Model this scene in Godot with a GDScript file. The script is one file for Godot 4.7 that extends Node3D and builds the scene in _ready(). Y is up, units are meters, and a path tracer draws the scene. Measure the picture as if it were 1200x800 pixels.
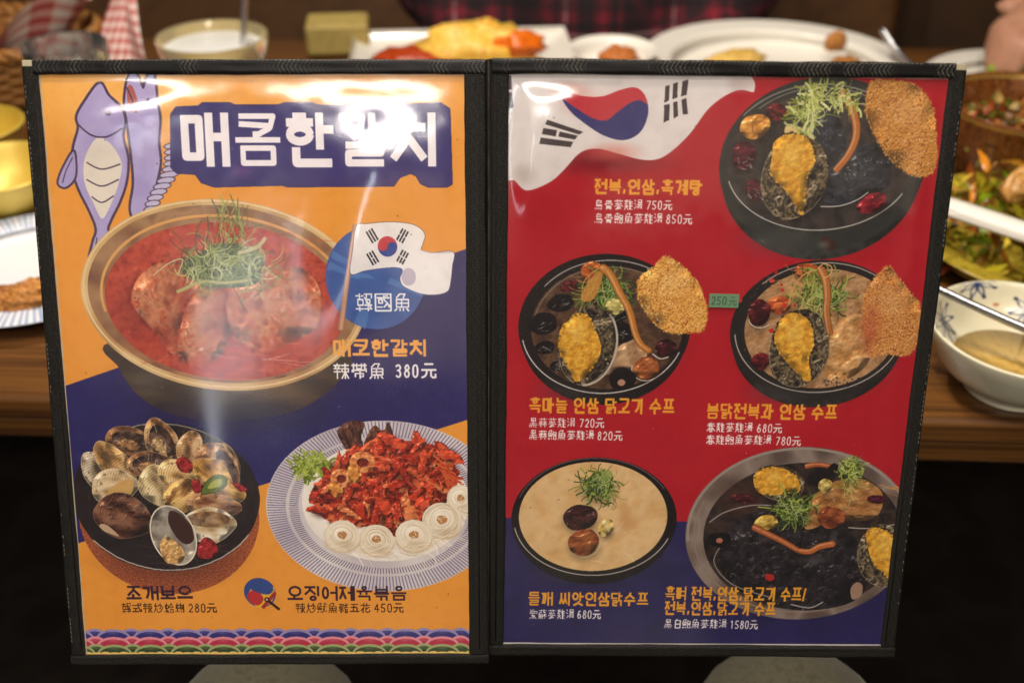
extends Node3D
# An open menu in a black vinyl folder, leaning on a diner's knees at the edge of a laid restaurant table.

var used := {}
var mats := {}
var left_at: Transform3D
var right_at: Transform3D

func _ready() -> void:
	# camera
	var cam := Camera3D.new()
	cam.name = "camera"
	cam.position = Vector3(0, 1.17, 0)
	cam.rotation_degrees = Vector3(-34, 0, 0)
	cam.fov = 37.54
	cam.near = 0.05
	cam.far = 30.0
	var lens := CameraAttributesPhysical.new()
	lens.frustum_focal_length = 35.3
	lens.frustum_focus_distance = 0.52
	lens.frustum_near = 0.05
	lens.frustum_far = 30.0
	lens.exposure_aperture = 5.6
	cam.attributes = lens
	cam.current = true
	add_child(cam)
	# surroundings and exposure: an evening room, so no sky
	var around := WorldEnvironment.new()
	around.name = "surroundings"
	var env := Environment.new()
	env.background_mode = Environment.BG_COLOR
	env.background_color = Color(0.11, 0.09, 0.075)
	env.tonemap_mode = Environment.TONE_MAPPER_LINEAR
	env.tonemap_exposure = 0.63
	env.sdfgi_enabled = true
	env.ssao_enabled = true
	env.ssil_enabled = true
	around.environment = env
	add_child(around)
	# hanging lamps and added glows
	pendant("round pendant lamp hung low over the back half of the table", Vector3(-0.2, 1.9, -1.0), 1.5)
	pendant("added round pendant lamp grading the light down from the menu's top edge", Vector3(-0.08, 1.75, -0.42), 0.7)  # unseen lamp added so the pages darken towards the bottom
	pendant("round pendant lamp hung high over the diner's lap", Vector3(0.1, 2.3, 0.15), 1.5)
	panel_lamp("broad white panel lamp hung behind the diner", Vector3(-0.2, 2.3, 1.3), 5.2)
	added_streak_glow("added tall glowing panel low on the rear wall to streak the sleeve", Vector3(-0.86, 1.42, 2.2), Vector2(0.15, 0.8), 0.13)  # unseen source added so the sleeve reflects a pale upright streak
	added_streak_glow("added wide glowing panel high on the rear wall to streak the sleeve", Vector3(-0.52, 2.02, 2.2), Vector2(0.24, 0.5), 0.32)  # added likewise, for the bright streak below the title
	# the setting
	setting()
	table()
	knees()
	diners()
	menu()
	tableware()

# ---------------------------------------------------------------- naming
func numbered(called: String) -> String:
	var n: int = used.get(called, 0)
	used[called] = n + 1
	return called if n == 0 else "%s_%03d" % [called, n]

func tag(o: Node3D, label: String, category: String, group := "") -> Node3D:
	o.set_meta("label", label)
	o.set_meta("category", category)
	if group:
		o.set_meta("group", group)
	return o

func thing(called: String, label: String, category: String, at := Vector3.ZERO, turn := 0.0, group := "") -> Node3D:
	var o := Node3D.new()
	o.name = numbered(called)
	add_child(o)
	o.position = at
	o.rotation.y = turn
	tag(o, label, category, group)
	return o

func part(called: String, mesh: Mesh, m: Material, parent: Node, at := Transform3D()) -> MeshInstance3D:
	var o := MeshInstance3D.new()
	o.name = called
	o.mesh = mesh
	o.material_override = m
	o.transform = at
	parent.add_child(o, true)
	return o

func solo(called: String, mesh: Mesh, m: Material, label: String, category: String, at: Transform3D, group := "") -> MeshInstance3D:
	var o := part(numbered(called), mesh, m, self, at)
	tag(o, label, category, group)
	return o

func structure(called: String, mesh: Mesh, m: Material, at := Transform3D()) -> void:
	var o := part(called, mesh, m, self, at)
	o.set_meta("kind", "structure")

func T(x: float, y: float, z: float, ry := 0.0, rx := 0.0, rz := 0.0) -> Transform3D:
	return Transform3D(Basis.from_euler(Vector3(deg_to_rad(rx), deg_to_rad(ry), deg_to_rad(rz))), Vector3(x, y, z))

# ---------------------------------------------------------------- materials
func mat(key: String, c: Color, rough := 0.6, metal := 0.0) -> StandardMaterial3D:
	if not mats.has(key):
		var m := StandardMaterial3D.new()
		m.resource_name = key
		m.albedo_color = c
		m.roughness = rough
		m.metallic = metal
		mats[key] = m
	return mats[key]

func noise_tex(freq: float, sd: int, ramp: Array, size := 512, octaves := 4, normal := false, strength := 4.0, stretch := 1.0) -> ImageTexture:
	var fn := FastNoiseLite.new()
	fn.seed = sd
	fn.frequency = freq
	fn.fractal_octaves = octaves
	var im: Image
	if stretch == 1.0:
		im = fn.get_seamless_image(size, size)
	else:
		im = Image.create(size, size, false, Image.FORMAT_L8)
		for y in size:
			for x in size:
				var v := fn.get_noise_2d(x / stretch, y)
				var u := fn.get_noise_2d((x - size) / stretch, y)
				v = lerpf(v, u, float(x) / size) * 0.5 + 0.5
				im.set_pixel(x, y, Color(v, v, v))
	if normal:
		im.convert(Image.FORMAT_RGBA8)
		im.bump_map_to_normal_map(strength)
		return ImageTexture.create_from_image(im)
	if ramp.is_empty():
		return ImageTexture.create_from_image(im)
	var d := im.get_data()
	var b := PackedByteArray()
	b.resize(size * size * 3)
	for i in size * size:
		var t := clampf((d[i] / 255.0 - 0.5) * 1.7 + 0.5, 0.0, 1.0) * (ramp.size() - 1)
		var k := mini(int(t), ramp.size() - 2)
		var c: Color = (ramp[k] as Color).lerp(ramp[k + 1], t - k)
		b[i * 3] = c.r8
		b[i * 3 + 1] = c.g8
		b[i * 3 + 2] = c.b8
	return ImageTexture.create_from_image(Image.create_from_data(size, size, false, Image.FORMAT_RGB8, b))

func mottled(key: String, ramp: Array, tile: float, rough := 0.6, sd := 1, freq := 0.02, bump := 0.0) -> StandardMaterial3D:
	if mats.has(key):
		return mats[key]
	var m := mat(key, Color.WHITE, rough)
	m.albedo_texture = noise_tex(freq, sd, ramp, 256)
	m.uv1_triplanar = true
	m.uv1_scale = Vector3.ONE / tile
	if bump > 0.0:
		m.heightmap_enabled = true
		m.heightmap_texture = noise_tex(freq * 2.0, sd + 7, [], 256)
		m.heightmap_scale = bump
	return m

func wood(key: String, ramp: Array, tile: Vector3, rough: float) -> StandardMaterial3D:
	var m := mat(key, Color.WHITE, rough)
	m.albedo_texture = noise_tex(0.045, 12, ramp, 512, 5, false, 0.0, 22.0)
	m.uv1_triplanar = true
	m.uv1_scale = tile
	m.clearcoat_enabled = true
	m.clearcoat = 0.25
	m.clearcoat_roughness = 0.25
	return m

# ---------------------------------------------------------------- shapes
func grid(nu: int, nv: int, f: Callable, wrap := false) -> ArrayMesh:
	var st := SurfaceTool.new()
	st.begin(Mesh.PRIMITIVE_TRIANGLES)
	for j in nv + 1:
		for i in nu + 1:
			st.set_uv(Vector2(float(i) / nu, float(j) / nv))
			st.add_vertex(f.call(float(i) / nu, float(j) / nv))
	for j in nv:
		for i in nu:
			var a := j * (nu + 1) + i
			for k in [a, a + 1, a + nu + 2, a, a + nu + 2, a + nu + 1]:
				st.add_index(k)
	if wrap:   # weld the seam's normals
		st.generate_normals()
		var arr := st.commit_to_arrays()
		var nn: PackedVector3Array = arr[Mesh.ARRAY_NORMAL]
		for j in nv + 1:
			var a := j * (nu + 1)
			var b := a + nu
			var n := (nn[a] + nn[b]).normalized()
			nn[a] = n
			nn[b] = n
		arr[Mesh.ARRAY_NORMAL] = nn
		var am := ArrayMesh.new()
		am.add_surface_from_arrays(Mesh.PRIMITIVE_TRIANGLES, arr)
		return am
	st.generate_normals()
	return st.commit()

# a turned shape: [radius, height] pairs from the outside foot over the rim to the inside
func lathe(pairs: Array, segs := 64, smooth := true, flute := 0.0, flutes := 0) -> ArrayMesh:
	var p := PackedVector2Array()
	for q in pairs:
		p.append(Vector2(q[0], q[1]))
	if smooth:
		p = curve(p, false, 4)
	var n := p.size() - 1
	return grid(segs, n, func(u: float, v: float) -> Vector3:
		var q := p[roundi(v * n)]
		var a := -u * TAU
		var r := q.x * (1.0 + flute * cos(a * flutes))
		return Vector3(cos(a) * r, q.y, sin(a) * r), true)

func tube(path: PackedVector3Array, r: float, sides := 8, end := -1.0, flat := 1.0) -> ArrayMesh:
	var n := path.size() - 1
	var rr := end if end >= 0.0 else r
	return grid(sides, n + 2, func(u: float, v: float) -> Vector3:
		var k := clampi(roundi(v * (n + 2)) - 1, 0, n)
		var cap := v < 0.001 or v > 0.999
		var d := (path[mini(k + 1, n)] - path[maxi(k - 1, 0)]).normalized()
		var side := d.cross(Vector3.UP if absf(d.y) < 0.95 else Vector3.RIGHT).normalized()
		var up := side.cross(d)
		var w := 0.0 if cap else lerpf(r, rr, float(k) / n)
		return path[k] + side * cos(u * TAU) * w + up * sin(u * TAU) * w * flat, true)

func path3(pts: Array, n := 6) -> PackedVector3Array:
	var o := PackedVector3Array()
	var m := pts.size()
	for i in m - 1:
		for k in n:
			o.append((pts[i] as Vector3).cubic_interpolate(pts[i + 1], pts[maxi(i - 1, 0)], pts[mini(i + 2, m - 1)], float(k) / n))
	o.append(pts[m - 1])
	return o

# a box with rounded edges
func block(size: Vector3, r: float) -> ArrayMesh:
	var h := size * 0.5 - Vector3.ONE * r
	var out := SurfaceTool.new()
	out.begin(Mesh.PRIMITIVE_TRIANGLES)
	# six faces of five by five cells; the outer cells bend round the edges
	for axis in 3:
		for side in [-1.0, 1.0]:
			var at: Array = []
			for j in 6:
				for i in 6:
					var uu: float = [-1.0, -0.75, -0.5, 0.5, 0.75, 1.0][i]
					var vv: float = [-1.0, -0.75, -0.5, 0.5, 0.75, 1.0][j]
					var c := Vector3.ZERO
					c[axis] = side
					c[(axis + 1) % 3] = uu
					c[(axis + 2) % 3] = vv
					var inner := Vector3.ZERO
					var dir := Vector3.ZERO
					for k in 3:
						inner[k] = signf(c[k]) * h[k]
						dir[k] = signf(c[k]) * clampf((absf(c[k]) - 0.5) * 2.0, 0.0, 1.0)
					dir = Vector3(tan(dir.x * PI / 4.0), tan(dir.y * PI / 4.0), tan(dir.z * PI / 4.0)).normalized()
					at.append([inner + dir * r, dir])
			for j in 5:
				for i in 5:
					var q: Array = [at[j * 6 + i], at[j * 6 + i + 1], at[(j + 1) * 6 + i + 1], at[(j + 1) * 6 + i]]
					if side > 0.0:
						q.reverse()
					for k in [0, 1, 2, 0, 2, 3]:
						out.set_normal(q[k][1])
						out.set_uv(Vector2(q[k][0].x, q[k][0].y))
						out.add_vertex(q[k][0])
	return out.commit()

func lump(size: Vector3, sd: int, rough := 0.25, freq := 1.6, cut := -1.0) -> ArrayMesh:
	var fn := FastNoiseLite.new()
	fn.seed = sd
	fn.frequency = freq
	fn.fractal_octaves = 3
	return grid(22, 14, func(u: float, v: float) -> Vector3:
		var a := -u * TAU
		var b := v * PI
		var d := Vector3(sin(b) * cos(a), cos(b), sin(b) * sin(a))
		var k := 1.0 + rough * fn.get_noise_3dv(d)
		var o := d * k
		o.y = maxf(o.y, cut)
		return o * size, true)

# a body as one skin: tapered capsules joined with a smooth minimum, meshed as surface nets
func body(bones: Array, cell: float, melt := 0.03) -> ArrayMesh:
	var lo := Vector3.ONE * 1e6
	var hi := -lo
	for b in bones:
		for k in 2:
			var rad: Vector3 = Vector3.ONE * (b[2 + k] + melt + cell)
			lo = lo.min(b[k] - rad)
			hi = hi.max(b[k] + rad)
	var n := Vector3i(((hi - lo) / cell).ceil()) + Vector3i.ONE
	var f := PackedFloat32Array()
	f.resize(n.x * n.y * n.z)
	f.fill(1.0)
	for b in bones:
		var pa: Vector3 = b[0]
		var ab: Vector3 = b[1] - b[0]
		var l2 := maxf(ab.length_squared(), 1e-9)
		var ra: float = b[2]
		var rb: float = b[3]
		var reach: Vector3 = Vector3.ONE * (maxf(ra, rb) + melt * 2.0 + cell * 2.0)
		var i0: Vector3i = Vector3i(((pa.min(b[1]) - reach - lo) / cell).floor()).max(Vector3i.ZERO)
		var i1: Vector3i = Vector3i(((pa.max(b[1]) + reach - lo) / cell).ceil()).min(n - Vector3i.ONE)
		for z in range(i0.z, i1.z + 1):
			for y in range(i0.y, i1.y + 1):
				for x in range(i0.x, i1.x + 1):
					var p: Vector3 = lo + Vector3(x, y, z) * cell - pa
					var t := clampf(p.dot(ab) / l2, 0.0, 1.0)
					var d := p.distance_to(ab * t) - lerpf(ra, rb, t)
					var i := (z * n.y + y) * n.x + x
					var e := f[i]
					var h := maxf(melt - absf(e - d), 0.0) / melt
					f[i] = minf(e, d) - h * h * melt * 0.25
	var st := SurfaceTool.new()
	st.begin(Mesh.PRIMITIVE_TRIANGLES)
	var id := {}
	var count := 0
	for z in n.z - 1:
		for y in n.y - 1:
			for x in n.x - 1:
				var sum := Vector3.ZERO
				var k := 0
				var first := f[(z * n.y + y) * n.x + x] < 0.0
				var mixed := false
				for c in 8:
					if (f[((z + (c >> 2)) * n.y + y + (c >> 1 & 1)) * n.x + x + (c & 1)] < 0.0) != first:
						mixed = true
						break
				if not mixed:
					continue
				for c in 8:
					for a in 3:
						if c >> a & 1:
							continue
						var e := c | 1 << a
						var fa := f[((z + (c >> 2)) * n.y + y + (c >> 1 & 1)) * n.x + x + (c & 1)]
						var fb := f[((z + (e >> 2)) * n.y + y + (e >> 1 & 1)) * n.x + x + (e & 1)]
						if (fa < 0.0) != (fb < 0.0):
							sum += Vector3(c & 1, c >> 1 & 1, c >> 2).lerp(Vector3(e & 1, e >> 1 & 1, e >> 2), fa / (fa - fb))
							k += 1
				id[(z * n.y + y) * n.x + x] = count
				count += 1
				var v := lo + (Vector3(x, y, z) + sum / k) * cell
				st.set_uv(Vector2(v.x, v.y))
				st.add_vertex(v)
	var step := [1, n.x, n.x * n.y]
	for z in range(1, n.z - 1):
		for y in range(1, n.y - 1):
			for x in range(1, n.x - 1):
				var i := (z * n.y + y) * n.x + x
				for a in 3:
					var inside := f[i] < 0.0
					if inside == (f[i + step[a]] < 0.0):
						continue
					var s: int = step[(a + 1) % 3]
					var t: int = step[(a + 2) % 3]
					var q := [i, i - s, i - s - t, i - t]
					if inside:
						q.reverse()
					for k in [0, 1, 2, 0, 2, 3]:
						if id.has(q[k]):
							st.add_index(id[q[k]])
	st.generate_normals()
	return st.commit()

func leaf(length: float, width: float, bend: float) -> ArrayMesh:
	return grid(3, 6, func(u: float, v: float) -> Vector3:
		var w := width * sin(PI * clampf(v * 0.92 + 0.06, 0.0, 1.0)) * (u - 0.5)
		var a := v * bend
		return Vector3(w, sin(a) / bend * length - absf(w) * 0.3, (1.0 - cos(a)) / bend * length + sin(v * 9.0 + u * 4.0) * width * 0.12))

# a heap of small pieces that nobody could count
func heap(called: String, mesh: Mesh, m: StandardMaterial3D, n: int, center: Vector3, size: Vector3, colors: Array, sd: int, scale_by := Vector2(0.6, 1.3)) -> MultiMeshInstance3D:
	var mm := MultiMesh.new()
	mm.transform_format = MultiMesh.TRANSFORM_3D
	mm.use_colors = true
	mm.mesh = mesh
	mm.instance_count = n
	var r := RandomNumberGenerator.new()
	r.seed = sd
	for i in n:
		var a := r.randf() * TAU
		var d := sqrt(r.randf())
		var top := 1.0 - d * d
		var at := center + Vector3(cos(a) * d * size.x, (top * (0.45 + 0.55 * r.randf())) * size.y, sin(a) * d * size.z)
		var b := Basis.from_euler(Vector3(r.randf() * TAU, r.randf() * TAU, r.randf() * TAU)).scaled(Vector3.ONE * lerpf(scale_by.x, scale_by.y, r.randf()))
		mm.set_instance_transform(i, Transform3D(b, at))
		var c: Color = colors[r.randi() % colors.size()]
		mm.set_instance_color(i, (c * (0.8 + 0.4 * r.randf())).srgb_to_linear())
	var o := MultiMeshInstance3D.new()
	o.name = numbered(called)
	o.multimesh = mm
	m.vertex_color_use_as_albedo = true
	o.material_override = m
	o.set_meta("kind", "stuff")
	add_child(o, true)
	return o

# ---------------------------------------------------------------- lamps and added glows
func pendant(label: String, at: Vector3, energy: float) -> void:
	var warm := Color(1.0, 0.955, 0.9)
	var o := thing("pendant_lamp", label, "lamp", at, 0.0, "pendant lamps over the table")
	var glow := mat("bulb glow", Color(1, 0.95, 0.85), 0.4)
	glow.emission_enabled = true
	glow.emission = warm
	glow.emission_energy_multiplier = 14.0
	var bulb := SphereMesh.new()
	bulb.radius = 0.07
	bulb.height = 0.14
	part("bulb", bulb, glow, o)
	var shade := mat("lamp shade black", Color(0.05, 0.045, 0.04), 0.4)
	part("lamp_shade", lathe([[0.16, -0.02], [0.12, 0.09], [0.03, 0.13], [0.012, 0.15], [0.012, 0.145], [0.028, 0.125], [0.115, 0.085], [0.155, -0.02]], 40, false), shade, o)
	part("cord", tube(PackedVector3Array([Vector3(0, 0.15, 0), Vector3(0, 2.9 - at.y, 0)]), 0.004), shade, o)
	var l := OmniLight3D.new()
	l.name = "bulb_light"
	l.light_color = warm
	l.light_energy = energy
	l.light_size = 0.06
	l.omni_range = 8.0
	l.omni_attenuation = 2.0
	l.shadow_enabled = true
	o.add_child(l)

func added_streak_glow(label: String, at: Vector3, size: Vector2, energy: float) -> void:  # glowing panel added only to be reflected in the sleeve
	var o := thing("added_streak_glow", label, "lamp", at)
	var glow := mat("streak panel glow", Color(0.95, 0.95, 0.95), 0.4)
	glow.emission_enabled = true
	glow.emission = Color(0.9, 0.93, 1.0)
	glow.emission_energy_multiplier = 2.0
	part("diffuser", block(Vector3(size.x, size.y, 0.03), 0.012), glow, o)
	part("bracket", block(Vector3(size.x * 0.6, size.y * 0.8, 0.03), 0.006), mat("lamp housing", Color.WHITE), o, T(0, 0, 0.031))
	var l := AreaLight3D.new()
	l.name = "diffuser_light"
	l.area_size = size
	l.light_color = Color(0.92, 0.95, 1.0)
	l.light_energy = energy
	l.area_range = 8.0
	l.area_attenuation = 2.0
	l.shadow_enabled = true
	l.transform = T(0, 0, -0.02)
	o.add_child(l)

func panel_lamp(label: String, at: Vector3, energy: float) -> void:
	var o := thing("panel_lamp", label, "lamp", at)
	var glow := mat("lamp diffuser glow", Color(1, 0.97, 0.92), 0.4)
	glow.emission_enabled = true
	glow.emission = Color(1.0, 0.95, 0.88)
	glow.emission_energy_multiplier = 3.0
	part("diffuser", block(Vector3(1.5, 0.02, 0.38), 0.008), glow, o)
	part("housing", block(Vector3(1.56, 0.05, 0.44), 0.01), mat("lamp housing", Color(0.6, 0.6, 0.58), 0.5), o, T(0, 0.036, 0))
	for x in [-0.6, 0.6]:
		part("hanger", tube(PackedVector3Array([Vector3(x, 0.05, 0), Vector3(x, 2.95 - at.y, 0)]), 0.004), mat("lamp housing", Color.WHITE), o)
	var l := AreaLight3D.new()
	l.name = "diffuser_light"
	l.area_size = Vector2(1.5, 0.38)
	l.light_color = Color(1.0, 0.965, 0.94)
	l.light_energy = energy
	l.area_range = 8.0
	l.area_attenuation = 2.0
	l.shadow_enabled = true
	l.transform = T(0, -0.015, 0, 0, -90)
	o.add_child(l)

# ---------------------------------------------------------------- the setting
func setting() -> void:
	var fl := mottled("floor dark", [Color("1c1712"), Color("2a231c"), Color("201a15")], 0.8, 0.6, 5, 0.02)
	structure("floor", block(Vector3(6, 0.1, 6), 0.01), fl, T(0, -0.05, -1))
	structure("wall", block(Vector3(6, 3.0, 0.1), 0.01), mottled("wall brown", [Color("3a2716"), Color("4a3018"), Color("412b17")], 1.5, 0.8, 6, 0.01), T(0, 1.5, -2.3))
	structure("rear_wall", block(Vector3(6, 1.56, 0.1), 0.01), mottled("wall cream", [Color("c4b6a4"), Color("d0c2b0"), Color("cabca9")], 1.5, 0.8, 7, 0.01), T(0, 2.22, 2.3))
	structure("wainscot", block(Vector3(6, 1.44, 0.12), 0.01), mottled("wainscot brown", [Color("2a1b10"), Color("382416"), Color("301f13")], 1.2, 0.6, 9, 0.02), T(0, 0.72, 2.3))
	structure("ceiling", block(Vector3(6, 0.1, 6), 0.01), mat("ceiling", Color("8a7f70"), 0.9), T(0, 3.0, 0))
	# bench along the far side of the table
	var o := thing("bench", "brown padded bench seat along the far side of the table", "bench", Vector3(-0.35, 0, -1.95))
	var pad := mottled("bench brown", [Color("523518"), Color("603e1d"), Color("593a1b")], 0.5, 0.55, 8, 0.03)
	part("seat", block(Vector3(2.3, 0.12, 0.5), 0.03), pad, o, T(0, 0.4, 0.05))
	part("backrest", block(Vector3(2.3, 0.8, 0.1), 0.03), pad, o, T(0, 0.82, -0.2, 0, -6))
	part("plinth", block(Vector3(2.26, 0.34, 0.42), 0.01), mat("plinth", Color("2a1d12"), 0.7), o, T(0, 0.17, 0.02))

func table() -> void:
	var top := wood("table wood", [Color("321d0b"), Color("523113"), Color("6a441c"), Color("442810"), Color("5e3a17")], Vector3(1.1, 3.2, 3.2), 0.35)
	var o := thing("dining_table", "brown wooden restaurant table covered with dishes behind the menu", "table", Vector3(0, 0, -0.54), deg_to_rad(-2.4))
	part("tabletop", block(Vector3(2.4, 0.022, 0.8), 0.006), top, o, T(0.0, 0.739, -0.4))
	part("edge_band", block(Vector3(2.39, 0.02, 0.79), 0.004), top, o, T(0.0, 0.7185, -0.4))
	var leg := block(Vector3(0.07, 0.7, 0.07), 0.006)
	for x in [-1.1, 1.1]:
		for z in [-0.08, -0.72]:
			part("leg", leg, top, o, T(x, 0.35, z))

# the diner's own knees under the menu
func knees() -> void:
	var cloth := mottled("trouser cloth", [Color("4e4a36"), Color("615b45"), Color("57523c")], 0.12, 0.9, 21, 0.05)
	cloth.rim_enabled = true
	cloth.rim = 0.3
	var bones := []
	for s in [-1.0, 1.0]:
		var hip := Vector3(s * 0.10, 0.585, 0.12)
		var knee := Vector3(-0.153 if s < 0.0 else 0.172, 0.610, -0.375)
		var ankle := Vector3(s * 0.15, 0.12, -0.40)
		bones.append([hip, knee, 0.076, 0.064])
		bones.append([knee, ankle, 0.047, 0.042])
		bones.append([ankle, ankle + Vector3(0, -0.06, -0.12), 0.045, 0.032])
	bones.append([Vector3(-0.1, 0.63, 0.12), Vector3(0.1, 0.63, 0.12), 0.11, 0.11])
	solo("person", body(bones, 0.014, 0.03), cloth, "person's olive trousered knees under the bottom edge of the menu", "person", T(0, 0, 0))

func plaid() -> StandardMaterial3D:
	var n := 256
	var im := Image.create(n, n, false, Image.FORMAT_RGB8)
	im.fill(Color("5c0d1c"))
	for k in 2:   # dark bands one way, then the other
		for r in [[0, 70, Color(0.02, 0.02, 0.03)], [96, 12, Color(0.02, 0.02, 0.04)], [120, 6, Color(0.7, 0.62, 0.6)], [150, 40, Color(0.03, 0.02, 0.05)], [206, 8, Color(0.65, 0.1, 0.2)], [230, 14, Color(0.02, 0.02, 0.03)]]:
			for i in range(r[0], r[0] + r[1]):
				for j in n:
					var x: int = j if k else i
					var y: int = i if k else j
					var c := im.get_pixel(x, y)
					im.set_pixel(x, y, c.lerp(r[2], 0.62))
	var m := mat("plaid flannel", Color.WHITE, 0.9)
	m.albedo_texture = ImageTexture.create_from_image(im)
	m.uv1_triplanar = true
	m.uv1_scale = Vector3.ONE / 0.16
	return m

func hand(palm: Vector3, along: Vector3, up: Vector3, side: float) -> Array:
	var b := []
	along = along.normalized()
	var across := along.cross(up).normalized()
	b.append([palm, palm + along * 0.05, 0.026, 0.024])
	b.append([palm + across * 0.02, palm + along * 0.055 + across * 0.024, 0.016, 0.013])
	b.append([palm - across * 0.02, palm + along * 0.055 - across * 0.024, 0.016, 0.013])
	for k in 4:
		var root_at := palm + along * 0.062 + across * (k - 1.5) * 0.019
		var l: float = [0.034, 0.042, 0.038, 0.028][k]
		var knuckle := root_at + along * l - up * 0.006
		b.append([root_at, knuckle, 0.0095, 0.0085])
		b.append([knuckle, knuckle + along * l * 0.6 - up * 0.022, 0.0085, 0.007])
	var th := palm + across * side * 0.03 + along * 0.005
	b.append([th, th + along * 0.03 + across * side * 0.025, 0.013, 0.011])
	b.append([th + along * 0.03 + across * side * 0.025, th + along * 0.058 + across * side * 0.03, 0.011, 0.009])
	return b

func diners() -> void:
	# across the table
	var skin := mottled("skin", [Color("a5745a"), Color("b28268"), Color("ab7a60")], 0.2, 0.55, 31, 0.03)
	skin.subsurf_scatter_enabled = true
	skin.subsurf_scatter_strength = 0.1
	var shirt := plaid()
	var b := []
	var mid := Vector3(0.115, 0, -1.62)
	b.append([mid + Vector3(0, 0.50, 0), mid + Vector3(0, 0.72, 0.02), 0.17, 0.15])
	b.append([mid + Vector3(-0.09, 0.55, 0), mid + Vector3(-0.08, 0.78, 0), 0.13, 0.13])
	b.append([mid + Vector3(0.09, 0.55, 0), mid + Vector3(0.08, 0.78, 0), 0.13, 0.13])
	b.append([mid + Vector3(-0.08, 0.95, -0.02), mid + Vector3(0.08, 0.95, -0.02), 0.13, 0.13])
	b.append([mid + Vector3(-0.17, 1.03, -0.03), mid + Vector3(0.17, 1.03, -0.03), 0.075, 0.075])
	for s in [-1.0, 1.0]:
		var sh := mid + Vector3(s * 0.17, 1.02, -0.02)
		var el := mid + Vector3(s * 0.235, 0.77, 0.05)
		b.append([sh, el, 0.06, 0.05])
		b.append([el, mid + Vector3(s * 0.13, 0.64, 0.24), 0.05, 0.042])
	b.append([mid + Vector3(-0.09, 0.5, 0), mid + Vector3(-0.12, 0.52, 0.36), 0.09, 0.07])
	b.append([mid + Vector3(0.09, 0.5, 0), mid + Vector3(0.12, 0.52, 0.36), 0.09, 0.07])
	var who := thing("person", "person in a red and black plaid shirt seated across the table", "person", mid)
	var at := Transform3D(Basis(), -mid)
	part("shirt", body(b, 0.02, 0.05), shirt, who, at)
	for s in [-1.0, 1.0]:
		var wrist := mid + Vector3(s * 0.13, 0.64, 0.23)
		var h := hand(wrist + Vector3(-s * 0.03, -0.005, 0.05), Vector3(-s * 0.5, -0.1, 1), Vector3(0, 1, 0.1), -s)
		h.append([wrist, wrist + Vector3(-s * 0.03, -0.005, 0.05), 0.03, 0.028])
		part("hand", body(h, 0.006, 0.008), skin, who, at)
	# at the right end of the table: a bare forearm
	var a := []
	var elbow := Vector3(0.89, 0.93, -1.28)
	var wrist2 := Vector3(0.705, 0.85, -1.2)
	a.append([Vector3(1.0, 1.15, -1.42), elbow, 0.06, 0.05])
	a.append([elbow, wrist2, 0.05, 0.036])
	a.append_array(hand(wrist2 + Vector3(-0.04, -0.01, 0.02), Vector3(-1, -0.25, 0.4), Vector3(-0.2, 1, 0.2), 1.0))
	a.append([wrist2, wrist2 + Vector3(-0.04, -0.01, 0.02), 0.034, 0.03])
	solo("person", body(a, 0.008, 0.02), skin, "person's bare forearm reaching in over dishes at far right end", "person", T(0, 0, 0))

# ---------------------------------------------------------------- the menu
func vinyl(key: String, braid: float) -> StandardMaterial3D:
	var n := 256
	var im := Image.create(n, n, false, Image.FORMAT_L8)
	var fn := FastNoiseLite.new()
	fn.seed = 4
	fn.frequency = 0.09
	for y in n:
		for x in n:
			var v := 0.5 + 0.3 * fn.get_noise_2d(x, y)
			if braid > 0.0:
				v += braid * (sin((x + y) * TAU / 32.0) * sin((x - y) * TAU / 32.0)) * 0.4
			im.set_pixel(x, y, Color(v, v, v))
	var m := mat(key, Color.WHITE, 0.55)
	m.metallic_specular = 0.3
	m.albedo_texture = noise_tex(0.06, 19, [Color("100f0d"), Color("171613"), Color("131210"), Color("191815"), Color("4a463e")], 256)
	m.heightmap_enabled = true
	m.heightmap_texture = ImageTexture.create_from_image(im)
	m.heightmap_scale = 0.06
	m.uv1_triplanar = true
	m.uv1_scale = Vector3.ONE / 0.012
	m.uv1_triplanar_sharpness = 4.0
	return m

func worn_lit_braid(s: int, length: float) -> StandardMaterial3D:
	var w := 1536
	var h := 56
	var im := Image.create(w, h, false, Image.FORMAT_RGB8)
	var wear_glint := FastNoiseLite.new()
	wear_glint.seed = 90 + s
	wear_glint.frequency = 0.006
	var speck := FastNoiseLite.new()
	speck.seed = 95 + s
	speck.frequency = 0.28
	for x in w:
		var rub_glint := clampf(0.3 + 2.2 * wear_glint.get_noise_1d(x), 0.0, 1.0)
		for y in h:
			var chevron := absf(fposmod(y * 1.0, 28.0) - 14.0)
			var rib := pow(0.5 + 0.5 * sin((x + chevron * 1.0) * TAU / 15.0), 2.0) * smoothstep(0.05, 0.3, float(y) / h) * smoothstep(0.98, 0.8, float(y) / h)
			var v := 0.062 + 0.016 * speck.get_noise_2d(x, y) + rub_glint * rib * (0.13 + 0.7 * maxf(speck.get_noise_2d(x * 0.7, y + 99.0), 0.0))  # pale ribs: light caught on the braid painted in, along with wear
			if y > h - 5 and sin(x * TAU / 9.0) > 0.2:
				v += 0.12 * rub_glint + 0.05
			im.set_pixel(x, y, Color(v * 1.04, v * 0.99, v * 0.9))
	var m := mat("worn lit braid vinyl %d" % s, Color.WHITE, 0.45)
	m.albedo_texture = ImageTexture.create_from_image(im)
	m.metallic_specular = 0.3
	m.heightmap_enabled = true
	m.heightmap_texture = m.albedo_texture
	m.heightmap_scale = 0.05
	return m

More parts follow.
